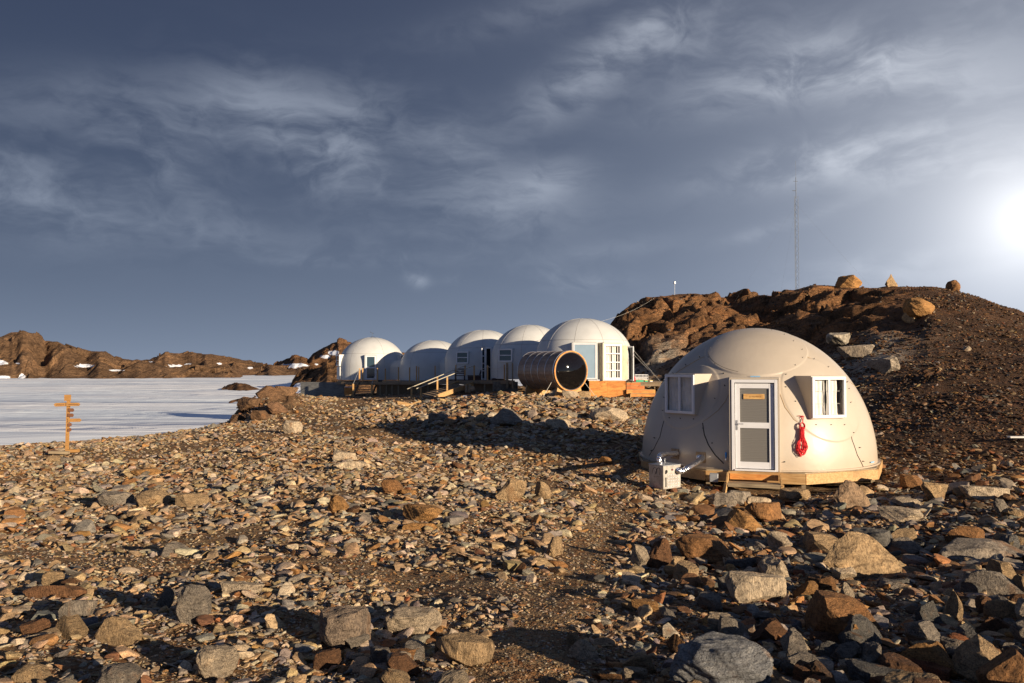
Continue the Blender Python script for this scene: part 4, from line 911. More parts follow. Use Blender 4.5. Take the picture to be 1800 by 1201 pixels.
# door box
aD = math.asin(-.01/3.1); DD = 3.08
mb = MB(); bx_(mb, aD, DD-.02, -.535, 1.045, .05, 2.11, 1.1, .008); bx_(mb, aD, DD-.02, .535, 1.045, .05, 2.11, 1.1, .008); bx_(mb, aD, DD-.02, 0, 2.115, 1.12, .05, 1.25, .012)
mb.build('door_surround', M['shell'], d1)
mb = MB()
for s_ in (-1, 1): bx_(mb, aD, DD, s_*.4725, 1.045, .065, 2.09, .09, .004)
bx_(mb, aD, DD-.002, 0, 2.055, .88, .07, .086); bx_(mb, aD, DD+.02, 0, .018, .88, .036, .11)
df = mb.build('door_frame', M['frame'], d1)
mb = MB(); q = DD-.045
for s_ in (-1, 1): bx_(mb, aD, q, s_*.375, 1.025, .105, 1.95, .05, .004)
for zc, hz in ((1.945, .11), (1.04, .13), (.125, .15)): bx_(mb, aD, q-.002, 0, zc, .645, hz, .046)
dr = mb.build('door', M['frame'], d1)
for zc, hz in ((1.4975, .785), (.5875, .775)):
    mb = MB(); bx_(mb, aD, q-.028, 0, zc, .645, hz, .01); mb.build('pane', M['greywood'], dr)
plaq = wood('plaque_pine', (.52, .28, .09), (.74, .47, .18), scale=(2, 9, 9))
mb = MB(); bx_(mb, aD, q-.006, -.01, 1.70, .47, .12, .016, .01); pq = mb.build('plaque', plaq, dr)
mb = MB(); rsx = random.Random(4)                      # small burnt-in characters, too worn to read
for k in range(9):
    xk = -.10+k*.03
    bx_(mb, aD, q-.003, xk, 1.70, .004, .038, .004)
    if k % 3 != 1: bx_(mb, aD, q-.0025, xk+.009, 1.70+rsx.choice((-.015, 0, .016)), .016, .004, .004)
mb.build('lettering', simple('burnt_wood', (.20, .075, .02), .8), pq)
mb = MB(); bx_(mb, aD, q+.012, -.385, 1.04, .03, .23, .012, .004); x, o = frame_at(aD); p = o*(q+.012)+x*(-.385)+Vector((0, 0, 1.07))
mb.tube([p, p+o*.05, p+o*.055+x*.03, p+o*.05+x*.14], .009, 8); mb.build('handle', M['steel'], dr)
# timber platform: a ring of boards on a decagon, with joists
mb = MB(); NP = 9; ph0 = math.radians(-90)+aD
pr = 3.20
def pc(k, r_=pr): a = ph0+(k+.5)*2*math.pi/NP; return Vector((math.cos(a)*r_, math.sin(a)*r_, 0))
for k in range(NP):
    A, B = pc(k), pc(k+1); mb.bar(A+Vector((0, 0, -.155)), B+Vector((0, 0, -.155)), .045, .235)
pl = mb.build('platform_board', M['lumber'], d1)
mb = MB(); mb.prism([pc(k, pr-.03) for k in range(NP)], -.045, -.012)
for k in range(-3, 4): mb.box((k*.85, 0, -.18), (.05, 2*math.sqrt(max(.1, 2.86**2-(k*.85)**2)), .20))
mb.build('platform_floor', M['lumber_old'], d1)
fl_ = MB(); ring = []
for k in range(120):
    a = k/120*2*math.pi; ring.append((math.cos(a), math.sin(a)))
for rad, z in ((3.02, -.006),): fl_.prism([(c_*rad, s_*rad) for c_, s_ in ring], -.010, .022)
fl_.build('flange', M['shell'], d1)
def gl(lx, ly):                                            # ground height in the dome's own frame
    w_ = (Matrix.Translation((DX, DY, DZ)) @ Rz) @ Vector((lx, ly, 0)); return float(H(w_.x, w_.y))-DZ
for k in range(NP):
    p = pc(k, pr-.12); zg = gl(p.x, p.y)-.15; MB().box((p.x, p.y, (zg-.27)/2), (.09, .09, -.27-zg)).build('platform_leg', M['lumber_old'], d1)
# step in front of the door
x, o = frame_at(aD)
st = empty('door_step', (DX, DY, DZ), math.atan2(-DX, DY)); tag(st, 'weathered wooden step with one long leg below the white door', 'step')
mb = MB(); bx_(mb, aD, 3.16, -.02, -.035, 1.12, .05, .25); mb.build('sill_board', M['lumber'], st)
mb = MB(); bx_(mb, aD, 3.19, -.02, -.125, 1.06, .13, .04); mb.build('riser', M['ply'], st)
mb = MB(); bx_(mb, aD, 3.58, -.02, -.245, 1.16, .04, .36); bx_(mb, aD, 3.59, -.02, -.285, 1.12, .04, .04); mb.build('tread', M['lumber_old'], st)
for s_ in (-1, 1):
    mb = MB(); a = o*3.24+x*(s_*.57-.02)+Vector((0, 0, -.06)); b = o*3.56+x*(s_*.59-.02)+Vector((0, 0, -.285)); mb.bar(a, b, .035, .10)
    bx_(mb, aD, 3.30, s_*.57-.02, -.16, .04, .24, .08); mb.build('stringer', M['lumber'], st)
for s_, dz in ((1, -.85), (-1, -.60)):
    a = o*3.54+x*(s_*.60-.02)+Vector((0, 0, -.22)); b = o*3.64+x*(s_*.66-.02)+Vector((0, 0, dz)); MB().bar(a, b, .07, .05).build('leg', M['lumber'], st)
# loose pallet left of the step
pt = empty('pallet_offcut', (DX, DY, DZ), math.atan2(-DX, DY)); tag(pt, 'small grey slatted wooden offcut lying on rocks left of the door step', 'pallet')
mb = MB()
for k in range(3): mb.bar(o*(3.62)+x*(-1.02+k*.17)+Vector((0, 0, -.50)), o*(4.08)+x*(-1.10+k*.17)+Vector((0, 0, -.52)), .13, .025)
mb.build('slats', M['lumber_old'], pt)
mb = MB(); mb.bar(o*4.02+x*(-1.18)+Vector((0, 0, -.57)), o*4.02+x*(-.66)+Vector((0, 0, -.565)), .08, .07); mb.bar(o*3.68+x*(-1.1)+Vector((0, 0, -.56)), o*3.68+x*(-.60)+Vector((0, 0, -.55)), .08, .07); mb.build('bearer', M['lumber'], pt)
# junction box under the platform edge
jb = MB(); bx_(jb, aD, 3.32, -.90, -.16, .19, .20, .12, .01); o_ = jb.build('junction_box', M['galv'], None); o_.location = (DX, DY, DZ); o_.rotation_euler = (0, 0, math.atan2(-DX, DY))
tag(o_, 'small grey metal junction box fixed to the platform edge left of the step', 'junction box')
# vent plates, ducts and the heater
heater = empty('heater_unit', tuple(ground_hit(1178, 866)[0]), 0)
tag(heater, 'dented aluminium heater box with two foil ducts standing left of the beige dome', 'heater')
hb = heater.location; W = Matrix.Translation((DX, DY, DZ)) @ Rz
vents = []
for px, py in ((1187, 798), (1232, 804)):
    q, n = dhit(px, py); mb = MB(); rot = n.to_track_quat('Y', 'Z').to_matrix()
    mb.box(q+n*.01, (.25, .02, .25), rot); mb.build('vent_plate', M['brass'], d1); mb2 = MB(); mb2.tube([q, q+n*.13], .062, 16); mb2.build('vent_spigot', M['steel'], d1); vents.append(W @ (q+n*.10))
hd = 17.35; A = P(1146, 853, hd+.12); B = P(1166, 861, hd-.22); C_ = P(1201, 846, hd+.05)
zt = P(1166, 820, hd-.22).z; zb = P(1166, 861, hd-.22).z
e1 = Vector((C_.x-B.x, C_.y-B.y, 0)); e1.z = 0; L1 = .47; e1 = Vector((.86, .50, 0)).normalized(); e2 = Vector((-.55, .83, 0)).normalized(); e2 = Vector((-e1.y, e1.x, 0))*1.0
Bp = P(1166, 861, hd-.2); Bp = Vector((Bp.x, Bp.y, 0))
M['checker'] = None
m, g, b = newmat('checker_plate'); oc = g.n('ShaderNodeTexCoord').outputs['Object']; gn = g.noise(oc, 7, 4, .6)
g.put(b.inputs['Base Color'], g.mix(g.sm(gn, .35, .65), (.36, .33, .29), (.50, .47, .42))); b.inputs['Metallic'].default_value = .55; b.inputs['Roughness'].default_value = .45; M['checker'] = m
heater.location = (Bp.x, Bp.y, zb); heater.rotation_euler = (0, 0, math.atan2(e1.y, e1.x)+.05); hh = zt-zb; hw, hdp = .52, .45
mb = MB(); mb.box((hw/2, hdp/2, hh/2), (hw, hdp, hh), None, .008); body = mb.build('casing', M['checker'], heater)
mb = MB(); mb.box((hw/2, hdp/2, hh+.006), (hw+.014, hdp+.014, .012)); mb.build('lid', M['galv'], heater)
mb = MB()
for r_ in range(5):
    for c_ in range(7):
        rot = Matrix.Rotation(R(40 if (r_+c_) % 2 else -40), 3, 'Y'); mb.box((.135+c_*.05, -.004, .05+r_*.062), (.036, .016, .014), rot)
mb.build('tread_studs', M['frame_metal'], body)
mb = MB(); mb.box((.075, -.002, hh*.30), (.028, .008, .20)); mb.tube([(.09, .01, hh-.12), (.09, -.006, hh-.12)], .036, 14); mb.tube([(.075, .01, hh-.15), (.075, -.0055, hh-.15)], .025, 12); mb.build('cut_out', M['dark'], body)
mb = MB(); mb.tube([(.26, .01, hh-.09), (.26, -.02, hh-.09)], .02, 12); mb.build('knob', simple('maroon_knob', (.16, .02, .03), .5), body)
pts = []                                                   # looping pen mark on the left panel
for k in range(60):
    t = k/59; yy = .32-.22*t+.035*math.sin(t*4*math.pi*1.0+.5); zz2 = hh-.12+.07*math.cos(t*4*math.pi+math.pi); pts.append((-.003, yy, zz2))
mb = MB(); mb.tube(pts, .004, 5); mb.tube([(-.003, .30, hh-.25), (-.003, .12, hh-.24)], .002, 5); mb.build('pen_mark', M['dark'], body)
mb = MB()
for yy, z2 in ((.25, .13), (.10, .11), (.2, .05)): mb.tube([(.005, yy, z2), (-.006, yy, z2)], .008, 8)
mb.build('screw', M['bolt'], body)
HM = Matrix.Translation(heater.location) @ Matrix.Rotation(heater.rotation_euler.z, 4, 'Z')
def duct(pts, r, parent):
    pts = [Vector(p) for p in pts]; out_ = []; rr_ = []; n = len(pts); rq = random.Random(5)
    for i in range(n-1):
        p0, p1, p2, p3 = pts[max(0, i-1)], pts[i], pts[i+1], pts[min(n-1, i+2)]
        for k in range(26):
            t = k/26; out_.append(.5*((2*p1)+(p2-p0)*t+(2*p0-5*p1+4*p2-p3)*t*t+(3*p1-p0-3*p2+p3)*t**3)); rr_.append(r*(1+(.05 if len(rr_) % 2 else -.04)+rq.uniform(-.03, .03)))
    out_.append(pts[-1]); rr_.append(r); return MB().tube(out_, rr_, 14).build('duct', M['foil'], parent)
inv = HM.inverted(); v0, v1 = inv @ vents[0], inv @ vents[1]
duct([v0, v0+Vector((-.02, -.16, .03)), Vector((hw*.36, hdp*.62, hh+.20)), Vector((hw*.30, hdp*.55, hh-.01))], .055, heater)
duct([v1, v1+Vector((-.06, -.17, .0)), Vector((hw+.16, -.10, hh-.06)), Vector((hw*.86, -.11, hh-.12)), Vector((hw*.80, .0, hh-.115))], .062, heater)
mb = MB(); mb.tube([(hw*.75, hdp*.8, hh+.01), (hw*.75, hdp*.8, hh+.08), (hw*.82, hdp*.85, hh+.09)], .022, 10); mb.build('valve', M['steel'], heater)
# red rope
def dl_(px, py, out_=.0): q, n = dhit(px, py); return q+n*out_
ro = empty('rope_coil', (DX, DY, DZ), math.atan2(-DX, DY)); tag(ro, 'red rope coiled and hung from a hook beside the right window of the beige dome', 'rope')
mb = MB(); rq = random.Random(9); ax_ = 1408
def rp(px, py, out_): return dl_(px, py, out_)
for k in range(15):                                        # long bights hanging down
    w_ = rq.uniform(3.0, 10) if k > 5 else rq.uniform(9, 14); top = rq.uniform(752, 756); bot = rq.uniform(792, 804); cxp = ax_+rq.uniform(-2.5, 1.5); pts = []; outb = rq.uniform(.03, .10)
    for j in range(28):
        t = 2*math.pi*j/28; s_ = math.sin(t); yy = (top+bot)/2+(bot-top)/2*math.cos(t); fl2 = .25+.75*sstep(np.array((yy-top)/(bot-top)), .35, .85); pts.append(rp(cxp+w_*s_*float(fl2), yy, outb+.02*math.cos(t*2+k)))
    mb.tube(pts, .0085, 6, closed=True)
for k in range(9):                                         # wraps around the neck
    yy = 752+k*2.6; pts = []
    for j in range(14): t = 2*math.pi*j/14; pts.append(rp(ax_+3.6*math.cos(t), yy+1.1*math.sin(t)+.6*math.cos(t), .065+.045*math.sin(t)))
    mb.tube(pts, .009, 6, closed=True)
for k in range(3):                                         # the eye at the top
    pts = []
    for j in range(20): t = 2*math.pi*j/20; pts.append(rp(ax_-.5+(3.6+k*.4)*math.cos(t), 751+6.2*math.sin(t), .06+.02*k))
    mb.tube(pts, .009, 6, closed=True)
mb.tube([rp(1409, 745, .07), rp(1410, 738, .05), rp(1412, 733, .04), rp(1407, 732, .04), rp(1401, 732, .03)], .0085, 6); mb.tube([rp(1407, 745, .07), rp(1409, 738, .06), rp(1406, 735, .05), rp(1411, 733, .04)], .0085, 6)
mb.build('strands', M['rope'], ro, True)
q, n = dhit(1409, 733); mb = MB(); mb.tube([q-n*.01, q+n*.07, q+n*.075+Vector((0, 0, .03))], .006, 6); mb.build('hook', M['bolt'], ro)
# blue clip left of the door
q = frame_at(aD); x, o = q; cl_ = empty('hand_brush', (DX, DY, DZ), math.atan2(-DX, DY)); tag(cl_, 'small blue and white hand brush hanging at the lower left of the door', 'brush')
p = o*2.96+x*(-.64)+Vector((0, 0, .30)); mb = MB(); mb.tube([p+Vector((0, 0, .10)), p+Vector((0, 0, .07)), p, p-Vector((0, 0, .04))], [.012, .028, .026, .015], 10); mb.build('handle', M['blue'], cl_, True)
mb = MB(); mb.tube([p+Vector((0, -.012, -.04)), p+Vector((0, -.012, -.09))], [.02, .024], 10); mb.build('bristles', M['frame'], cl_, True)

# ================================================================== THE WHITE DOMES
def white_dome(pc_, half, ybase, ytop, d, label, R_=3.07, seams=7, off=.3):
    x_ = (pc_-CX)/F*d; zb_ = P(pc_, ybase, d-R_*.6).z; sc_ = F/d; Hh = (ybase-ytop)/sc_; R_ = half/sc_*.99
    root = empty('white_dome', (x_, d, zb_), math.atan2(-x_, d)); tag(root, label, 'dome', 'white domes in a row on the deck')
    h1 = Hh*.33
    def prof(T):
        s_ = T*1.0; lowr = s_ < .22
        z = np.where(lowr, h1*s_/.22, h1+(Hh-h1)*np.sin(np.clip((s_-.22)/.78, 0, 1)*np.pi/2)); r = np.where(lowr, R_, R_*np.cos(np.clip((s_-.22)/.78, 0, 1)*np.pi/2)); return r, z
    v, f = shell_mesh(R_, Hh, prof, 160, 60); mesh_np('shell', v, f, M['white'], True, root)
    def rz_(z): return R_ if z < h1 else R_*math.sqrt(max(0, 1-((z-h1)/(Hh-h1))**2))
    mb = MB()
    for k in range(seams):
        a = off+k*2*math.pi/seams; pts = []
        for j in range(26): t = j/25*math.pi/2; z = h1+(Hh-h1)*math.sin(t)*.995; r = rz_(z)+.004; pts.append((r*math.cos(a), r*math.sin(a), z))
        mb.tube([(R_+.004)*Vector((math.cos(a), math.sin(a), 0))]+pts, .010, 5)
    zw = 2.38; rw = rz_(zw)+.004; mb.tube([(rw*math.cos(t), rw*math.sin(t), zw) for t in np.linspace(0, 2*math.pi, 90)[:-1]], .012, 5, closed=True)
    mb.build('seam', M['white_seam'], root)
    root['R'] = R_; root['s'] = sc_; root['pc'] = pc_; root['zb_px'] = ybase; return root
M['white_seam'] = simple('grey_seam', (.36, .35, .33), .7)
def fit(root, x0, x1, y0, y1, push=0., turn=None):
    """angle, plane distance, size and sill height of an opening seen between these lines"""
    s_ = root['s']; R_ = root['R']; d = F/s_; near = F/(d-R_*.85); lx = ((x0+x1)/2-root['pc'])/near; a = math.asin(max(-.98, min(.98, lx/(R_+push))))
    wv_ = (x1-x0)/near/max(.25, math.cos(a if turn is None else turn)); z0 = (root['zb_px']-y1)/near; h_ = (y1-y0)/near; return (a, R_+push, wv_, z0, h_)
def fwindow(root, x0, x1, y0, y1, split='H', push=.06, inner=.8):
    a, dist, w_, z0, h_ = fit(root, x0, x1, y0, y1, push)
    sb, wo, (iw, ih, zc) = window_box(root, a, dist, 0, z0, w_, h_, dist-inner, M['white'], split, fw=.09)
    mb = MB(); bx_(mb, a, dist-.03, 0, zc, iw, ih, .02); mb.build('pane', M['bluepane'], wo); return wo
dE = white_dome(1026, 86, 667, 561, 50, 'nearest white dome, with plywood skirt and french window, behind the sauna barrel', seams=10, off=.12)
dD = white_dome(932, 70, 666, 572, 57, 'second white dome from the sauna end, half hidden behind it, one small window', seams=9, off=.3)
dC = white_dome(850, 69, 667, 581, 62.5, 'white dome in the middle of the row beside the open doorway and chair', seams=9, off=.5)
dB = white_dome(763, 60, 669, 599, 69.5, 'low shaded white dome without windows, between the middle and the far one', seams=5, off=.2)
dA = white_dome(654, 58.5, 668, 594, 74, 'farthest white dome at the left end of the deck, with antenna on top', seams=6, off=.9)
fwindow(dD, 876, 900, 613, 636); fwindow(dC, 802, 823, 618, 639)
# far dome: tall window door in a projecting box, box window at the left, antenna
a, dist, w_, z0, h_ = fit(dA, 643, 661, 625, 667, .0)
mb = MB(); zc = z0+h_/2
for s_ in (-1, 1): bx_(mb, a, dist+.2, s_*(w_/2+.04), zc, .08, h_+.12, 1.2)
bx_(mb, a, dist+.2, 0, z0+h_+.06, w_+.0, .08, 1.2); mb.build('door_surround', M['white'], dA)
mb = MB(); fw = .12
for s_ in (-1, 1): bx_(mb, a, dist+.22, s_*(w_/2-fw/2), zc, fw, h_, .06)
for zz in (z0+fw/2, z0+h_*.5, z0+h_-fw/2): bx_(mb, a, dist+.218, 0, zz, w_-2*fw, fw, .056)
dd_o = mb.build('door', M['frame'], dA)
for q0, q1 in ((z0+fw, z0+h_*.5-fw/2), (z0+h_*.5+fw/2, z0+h_-fw)): mb = MB(); bx_(mb, a, dist+.18, 0, (q0+q1)/2, w_-2*fw, q1-q0, .02); mb.build('pane', M['bluepane'], dd_o)
def side_box(root, ang, z0, w_, h_, outd, split):
    window_box(root, ang, root['R']+outd, 0, z0, w_, h_, root['R']-.9, M['white'], split, fw=.1)
    mb = MB(); bx_(mb, ang, root['R']+outd-.03, 0, z0+h_/2, w_-.2, h_-.2, .02); mb.build('pane', M['bluepane'], root)
side_box(dA, R(-76), 1.28, 1.3, 1.0, .12, 'H'); side_box(dA, R(60), .9, 1.0, 1.35, .2, 'H')
mb = MB(); Rr = dA['R']; bx_(mb, R(-76), Rr+.06, 0, .62, 1.3, 1.15, .9); mb.build('lower_panel', M['white'], dA)
mb = MB(); HhA = (668-594)/dA['s']; t0 = Vector((0, 0, HhA-.03))
mb.tube([t0, t0+Vector((0, 0, .50))], .012, 6)
for k in range(3): a_ = k*2.1; mb.tube([t0+Vector((0, 0, .14)), t0+Vector((.32*math.cos(a_), .32*math.sin(a_), .02))], .01, 5)
mb.tube([t0+Vector((-.18, 0, .50)), t0+Vector((.16, 0, .38))], .01, 5); mb.tube([t0+Vector((-.22, 0, .62)), t0+Vector((-.05, 0, .42))], .008, 5); mb.build('antenna', M['bolt'], dA)
# linking corridors between domes
def corridor(ra, rb, z_, name, label, wdt, drop=0):
    a, b = ra.location, rb.location; A = Vector((a.x, a.y, (a.z+b.z)/2)); B = Vector((b.x, b.y, (a.z+b.z)/2)); mid = (A+B)/2; L = (B-A).length-ra['R']-rb['R']+2.0
    dd = (B-A).normalized(); root = empty(name, (mid.x, mid.y, A.z), math.atan2(dd.y, dd.x)); mid_shift = (ra['R']-rb['R'])/2
    mb = MB(); n = 12; pts = [(-wdt/2, 0)]+[(-wdt/2*math.cos(t), z_*.62+z_*.38*math.sin(t)) for t in np.linspace(0, math.pi, n)]+[(wdt/2, 0)]
    vsA = [mb.bm.verts.new((-L/2+mid_shift, p[0], p[1])) for p in pts]; vsB = [mb.bm.verts.new((L/2+mid_shift, p[0], p[1])) for p in pts]
    for i in range(len(pts)-1): mb.bm.faces.new((vsA[i], vsA[i+1], vsB[i+1], vsB[i]))
    mb.bm.faces.new(vsA[::-1]); mb.bm.faces.new(vsB); mb.build('vault', M['white'], root, False); tag(root, label, 'corridor', 'low corridors joining the white domes'); return root
k1 = corridor(dE, dD, 1.9, 'link_corridor', 'low white corridor between the nearest white dome and the next', 1.9)
k2 = corridor(dD, dC, 2.35, 'link_corridor', 'low white corridor with the open doorway beside the middle dome', 2.2)
k3 = corridor(dC, dB, 1.9, 'link_corridor', 'low white corridor between the middle dome and the low shaded dome', 1.9)
k4 = corridor(dB, dA, 1.75, 'link_corridor', 'low white corridor with a small window joining the farthest dome', 1.4)
# open doorway standing in front of the D-C corridor
def slab_at(mb, px0, px1, py0, py1, d, th, dd=0.):
    A = P(px0, py1, d); B = P(px1, py1, d+dd); z1 = P(px0, py0, d).z; x_ = Vector((B.x-A.x, B.y-A.y, 0)); L = x_.length; x_.normalize(); y_ = Vector((-x_.y, x_.x, 0))
    return mb.box(Vector(((A.x+B.x)/2, (A.y+B.y)/2, (A.z+z1)/2))+y_*th/2, (L, th, z1-A.z), Matrix((x_, y_, Vector((0, 0, 1)))).transposed())
dw = empty('doorway', tuple(P(858, 668, 57.5))); tag(dw, 'dark open doorway with a glazed white door swung open, between the middle domes', 'doorway'); dwi = Matrix.Translation(dw.location).inverted()
def sub(mb, name, mat, root):
    o_ = mb.build(name, mat, root); o_.data.transform(Matrix.Translation(-root.location)); return o_
mb = MB(); slab_at(mb, 853.5, 855, 611, 668, 57.6, .12); slab_at(mb, 862, 864, 611, 668, 57.6, .12); slab_at(mb, 855, 862, 611, 613, 57.6, .12); sub(mb, 'door_frame', M['frame'], dw)
mb = MB(); slab_at(mb, 855, 862, 613, 668, 57.75, .03); sub(mb, 'dark_interior', M['dark'], dw)
mb = MB(); slab_at(mb, 850, 853.4, 609, 668, 58.6, .9); sub(mb, 'return_wall', M['white'], dw)
mb = MB(); slab_at(mb, 846.6, 847.6, 612, 668, 56.6, .05); slab_at(mb, 851.5, 853, 612, 668, 57.4, .05)
for a_, b_ in ((612, 614.5), (625, 627), (638, 640), (651, 653), (665, 668)): slab_at(mb, 847.6, 851.5, a_, b_, 56.8, .05, .5)
lf = sub(mb, 'door_leaf', M['frame'], dw)
mb = MB(); slab_at(mb, 847.6, 851.5, 614.5, 665, 56.85, .01, .5); o_ = sub(mb, 'pane', M['bluepane'], dw)

# nearest white dome: glazed panel box, french window box, open glass door
def proj_box(root, x0, x1, y0, y1, push, smat, ang=None, under=0.):
    a, dist, w_, z0, h_ = fit(root, x0, x1, y0, y1, push); a = a if ang is None else ang; mb = MB(); zc = z0+h_/2
    for s_ in (-1, 1): bx_(mb, a, dist, s_*(w_/2+.04), zc, .08, h_+.10, 1.1)
    bx_(mb, a, dist, 0, z0+h_+.045, w_, .09, 1.1); mb.build('box_surround', smat, root); return a, dist, w_, z0, h_
M['cream'] = simple('cream_side', (.52, .46, .33), .5)
a, dist, w_, z0, h_ = proj_box(dE, 1008, 1048, 604, 666, .10, M['white'])
mb = MB()
for s_ in (-1, 1): bx_(mb, a, dist+.02, s_*(w_/2-.035), z0+h_/2, .07, h_, .06)
for zz in (z0+.035, z0+h_-.035): bx_(mb, a, dist+.018, 0, zz, w_-.14, .07, .056)
fr = mb.build('panel_frame', M['frame'], dE); mb = MB(); bx_(mb, a, dist+.0, 0, z0+h_/2, w_-.14, h_-.14, .02); mb.build('sky_reflection_panel', M['skyreflect'], fr)
a, dist, w_, z0, h_ = proj_box(dE, 1061, 1092, 605, 667, .32, M['cream'])
mb = MB(); fw = .11
for s_ in (-1, 1): bx_(mb, a, dist+.02, s_*(w_/2-fw/2), z0+h_/2, fw, h_, .07)
for zz in (0, .26, .49, .73, 1): bx_(mb, a, dist+.018, 0, z0+h_*zz+(.06 if zz == 0 else -.06 if zz == 1 else 0), w_-2*fw, .055 if 0 < zz < 1 else .11, .06)
fr = mb.build('french_window', M['frame'], dE); x, o = frame_at(a)
mb = MB(); hv = z0+.1
for g0, g1 in ((-.5, -.06), (.0, .30), (.36, .5)):
    rows = []
    for k in range(30):
        s_ = (g0+(g1-g0)*k/29)*(w_-.2)
        rows.append([mb.bm.verts.new(o*(dist-.12+.03*math.sin(s_*38))+x*s_*(1 if zz else 1)+Vector((0, 0, z0+.1+(h_-.2)*zz))) for zz in (0, .5, 1)])
    for k in range(29):
        for j in range(2): mb.bm.faces.new((rows[k][j], rows[k+1][j], rows[k+1][j+1], rows[k][j+1]))
mb.build('curtain', M['cloth'], fr, True); mb = MB(); bx_(mb, a, dist-.25, 0, z0+h_/2, w_, h_, .02); mb.build('backing', M['dark'], fr)
# cream return panel right of the french window
a2, dist2, w2, z2, h2 = fit(dE, 1092, 1100, 607, 668, .20); mb = MB(); bx_(mb, a2+.05, dist2, 0, z2+h2/2, .45, h2, .5); mb.build('corner_panel', M['cream'], dE)
gd_root = empty('glass_door', tuple(P(1101, 669, 48.6))); tag(gd_root, 'open glazed door in a white frame at the right side of the nearest white dome', 'glass door')
mb = MB(); slab_at(mb, 1100.6, 1102.2, 608, 668, 48.7, .07); slab_at(mb, 1112.8, 1114.6, 611, 669.5, 48.2, .07)
slab_at(mb, 1102.2, 1112.8, 609, 611.2, 48.62, .06, -.35); slab_at(mb, 1102.2, 1112.8, 667.2, 669.2, 48.62, .06, -.35); sub(mb, 'frame', M['frame'], gd_root)
mb = MB(); slab_at(mb, 1102.2, 1112.8, 611.2, 667.2, 48.64, .015, -.35); sub(mb, 'pane', M['glass'], gd_root)

# plywood skirt and steps at the right
def prism_px(mb, pts, d, th): return mb
sk = empty('plywood_skirt', tuple(P(1068, 704, 47.0))); tag(sk, 'bright orange plywood skirt below the french window of the nearest white dome', 'skirting')
mb = MB(); slab_at(mb, 1036, 1068, 669.5, 712, 46.9, .04, -.1); sub(mb, 'sheet', M['ply'], sk); mb = MB(); slab_at(mb, 1068.2, 1100, 669.5, 712, 46.8, .04, -.15); sub(mb, 'sheet', M['ply'], sk)
mb = MB(); slab_at(mb, 1034, 1101, 667.4, 669.5, 46.9, 3.5, -.25); sub(mb, 'sill', M['frame_metal'], sk)
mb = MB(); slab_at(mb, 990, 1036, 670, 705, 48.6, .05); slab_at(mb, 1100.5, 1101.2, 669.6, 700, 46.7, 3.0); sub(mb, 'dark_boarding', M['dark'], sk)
stp = empty('broad_steps', tuple(P(1120, 698, 46))); tag(stp, 'broad orange wooden steps right of the plywood skirt, behind the beige dome', 'steps')
for (x0, x1, y0, y1, d, m_) in ((1101.4, 1126, 673.5, 678, 47.6, 'plyred'), (1101.4, 1133, 679, 685, 47.1, 'plyred'), (1101.4, 1152, 686, 692.5, 46.5, 'lumber'), (1109, 1152, 693, 697.5, 45.9, 'lumber')):
    mb = MB(); slab_at(mb, x0, x1, y0, y1, d, .04); sub(mb, 'riser', M[{'plyred': 'plyred', 'lumber': 'ply'}[m_]], stp)
    mb = MB(); slab_at(mb, x0, x1, y0-1.0, y0-.05, d-.03, .62); sub(mb, 'tread', M['lumber'], stp)
mb = MB(); slab_at(mb, 1108, 1109.6, 693, 706, 45.85, .08); slab_at(mb, 1160, 1161.6, 693, 706, 45.85, .08); sub(mb, 'leg', M['lumber'], stp)
# side deck with a few stores on it
dk = empty('side_deck', tuple(P(1135, 674, 49))); tag(dk, 'dark weathered deck right of the nearest white dome, with stores on it', 'deck')
mb = MB(); slab_at(mb, 1101.5, 1175, 671.2, 673.2, 48.6, 4.2); sub(mb, 'boards', M['deckwood'], dk); mb = MB(); slab_at(mb, 1126, 1175, 673.4, 679, 48.65, .06); sub(mb, 'fascia', M['deckwood'], dk)
mb = MB()
for px in (1130, 1150, 1170): slab_at(mb, px, px+2, 679, 700, 48.8, .1)
sub(mb, 'post', M['deckwood'], dk)
def crate(px0, px1, py0, py1, d, dep, m_, name, label, cat, lid=None):
    root = empty(name, tuple(P((px0+px1)/2, py1, d+dep/2))); tag(root, label, cat); A = P(px0, py1, d); B = P(px1, py0, d); w_, h_ = B.x-A.x, B.z-A.z; t = .03; mb = MB()
    mb.box((0, 0, t/2), (w_, dep, t)); 
    for s_ in (-1, 1): mb.box((s_*(w_/2-t/2), 0, h_/2+t/2), (t, dep, h_-t)); mb.box((0, s_*(dep/2-t/2), h_/2+t/2), (w_-2*t, t, h_-t))
    mb.build('tub', m_, root)
    mb = MB(); mb.box((0, 0, h_+.012), (w_+.03, dep+.03, .024)) if lid else mb.box((0, 0, h_*.5), (w_*.8, dep*.8, h_*.5)); mb.build('lid' if lid else 'contents', lid or M['cloth'], root); return root
crate(1117, 1130, 668.3, 671.1, 48.8, .5, M['green'], 'storage_tub', 'long low green plastic tub on the side deck beside the glass door', 'tub', M['lumber'])
crate(1133, 1138, 669, 671.1, 48.8, .3, M['green'], 'storage_tub', 'small green and yellow tub in the middle of the side deck', 'tub', M['yellow'])
crate(1142, 1146.5, 669.2, 671.1, 48.8, .3, M['frame'], 'storage_tub', 'small white tub with a yellow lid at the right of the side deck', 'tub', M['yellow'])
wr = empty('wire_crate', tuple(P(1128, 667.5, 50.2))); tag(wr, 'pale wire crate full of supplies behind the green tub on the side deck', 'crate')
mb = MB(); A = P(1117, 667.8, 50.2); B = P(1139, 659, 50.2); nb_ = 9
for k in range(nb_+1):
    x_ = A.x+(B.x-A.x)*k/nb_
    for yy in (0, .6): mb.tube([(x_, A.y+yy, A.z), (x_, A.y+yy, B.z)], .014, 4)
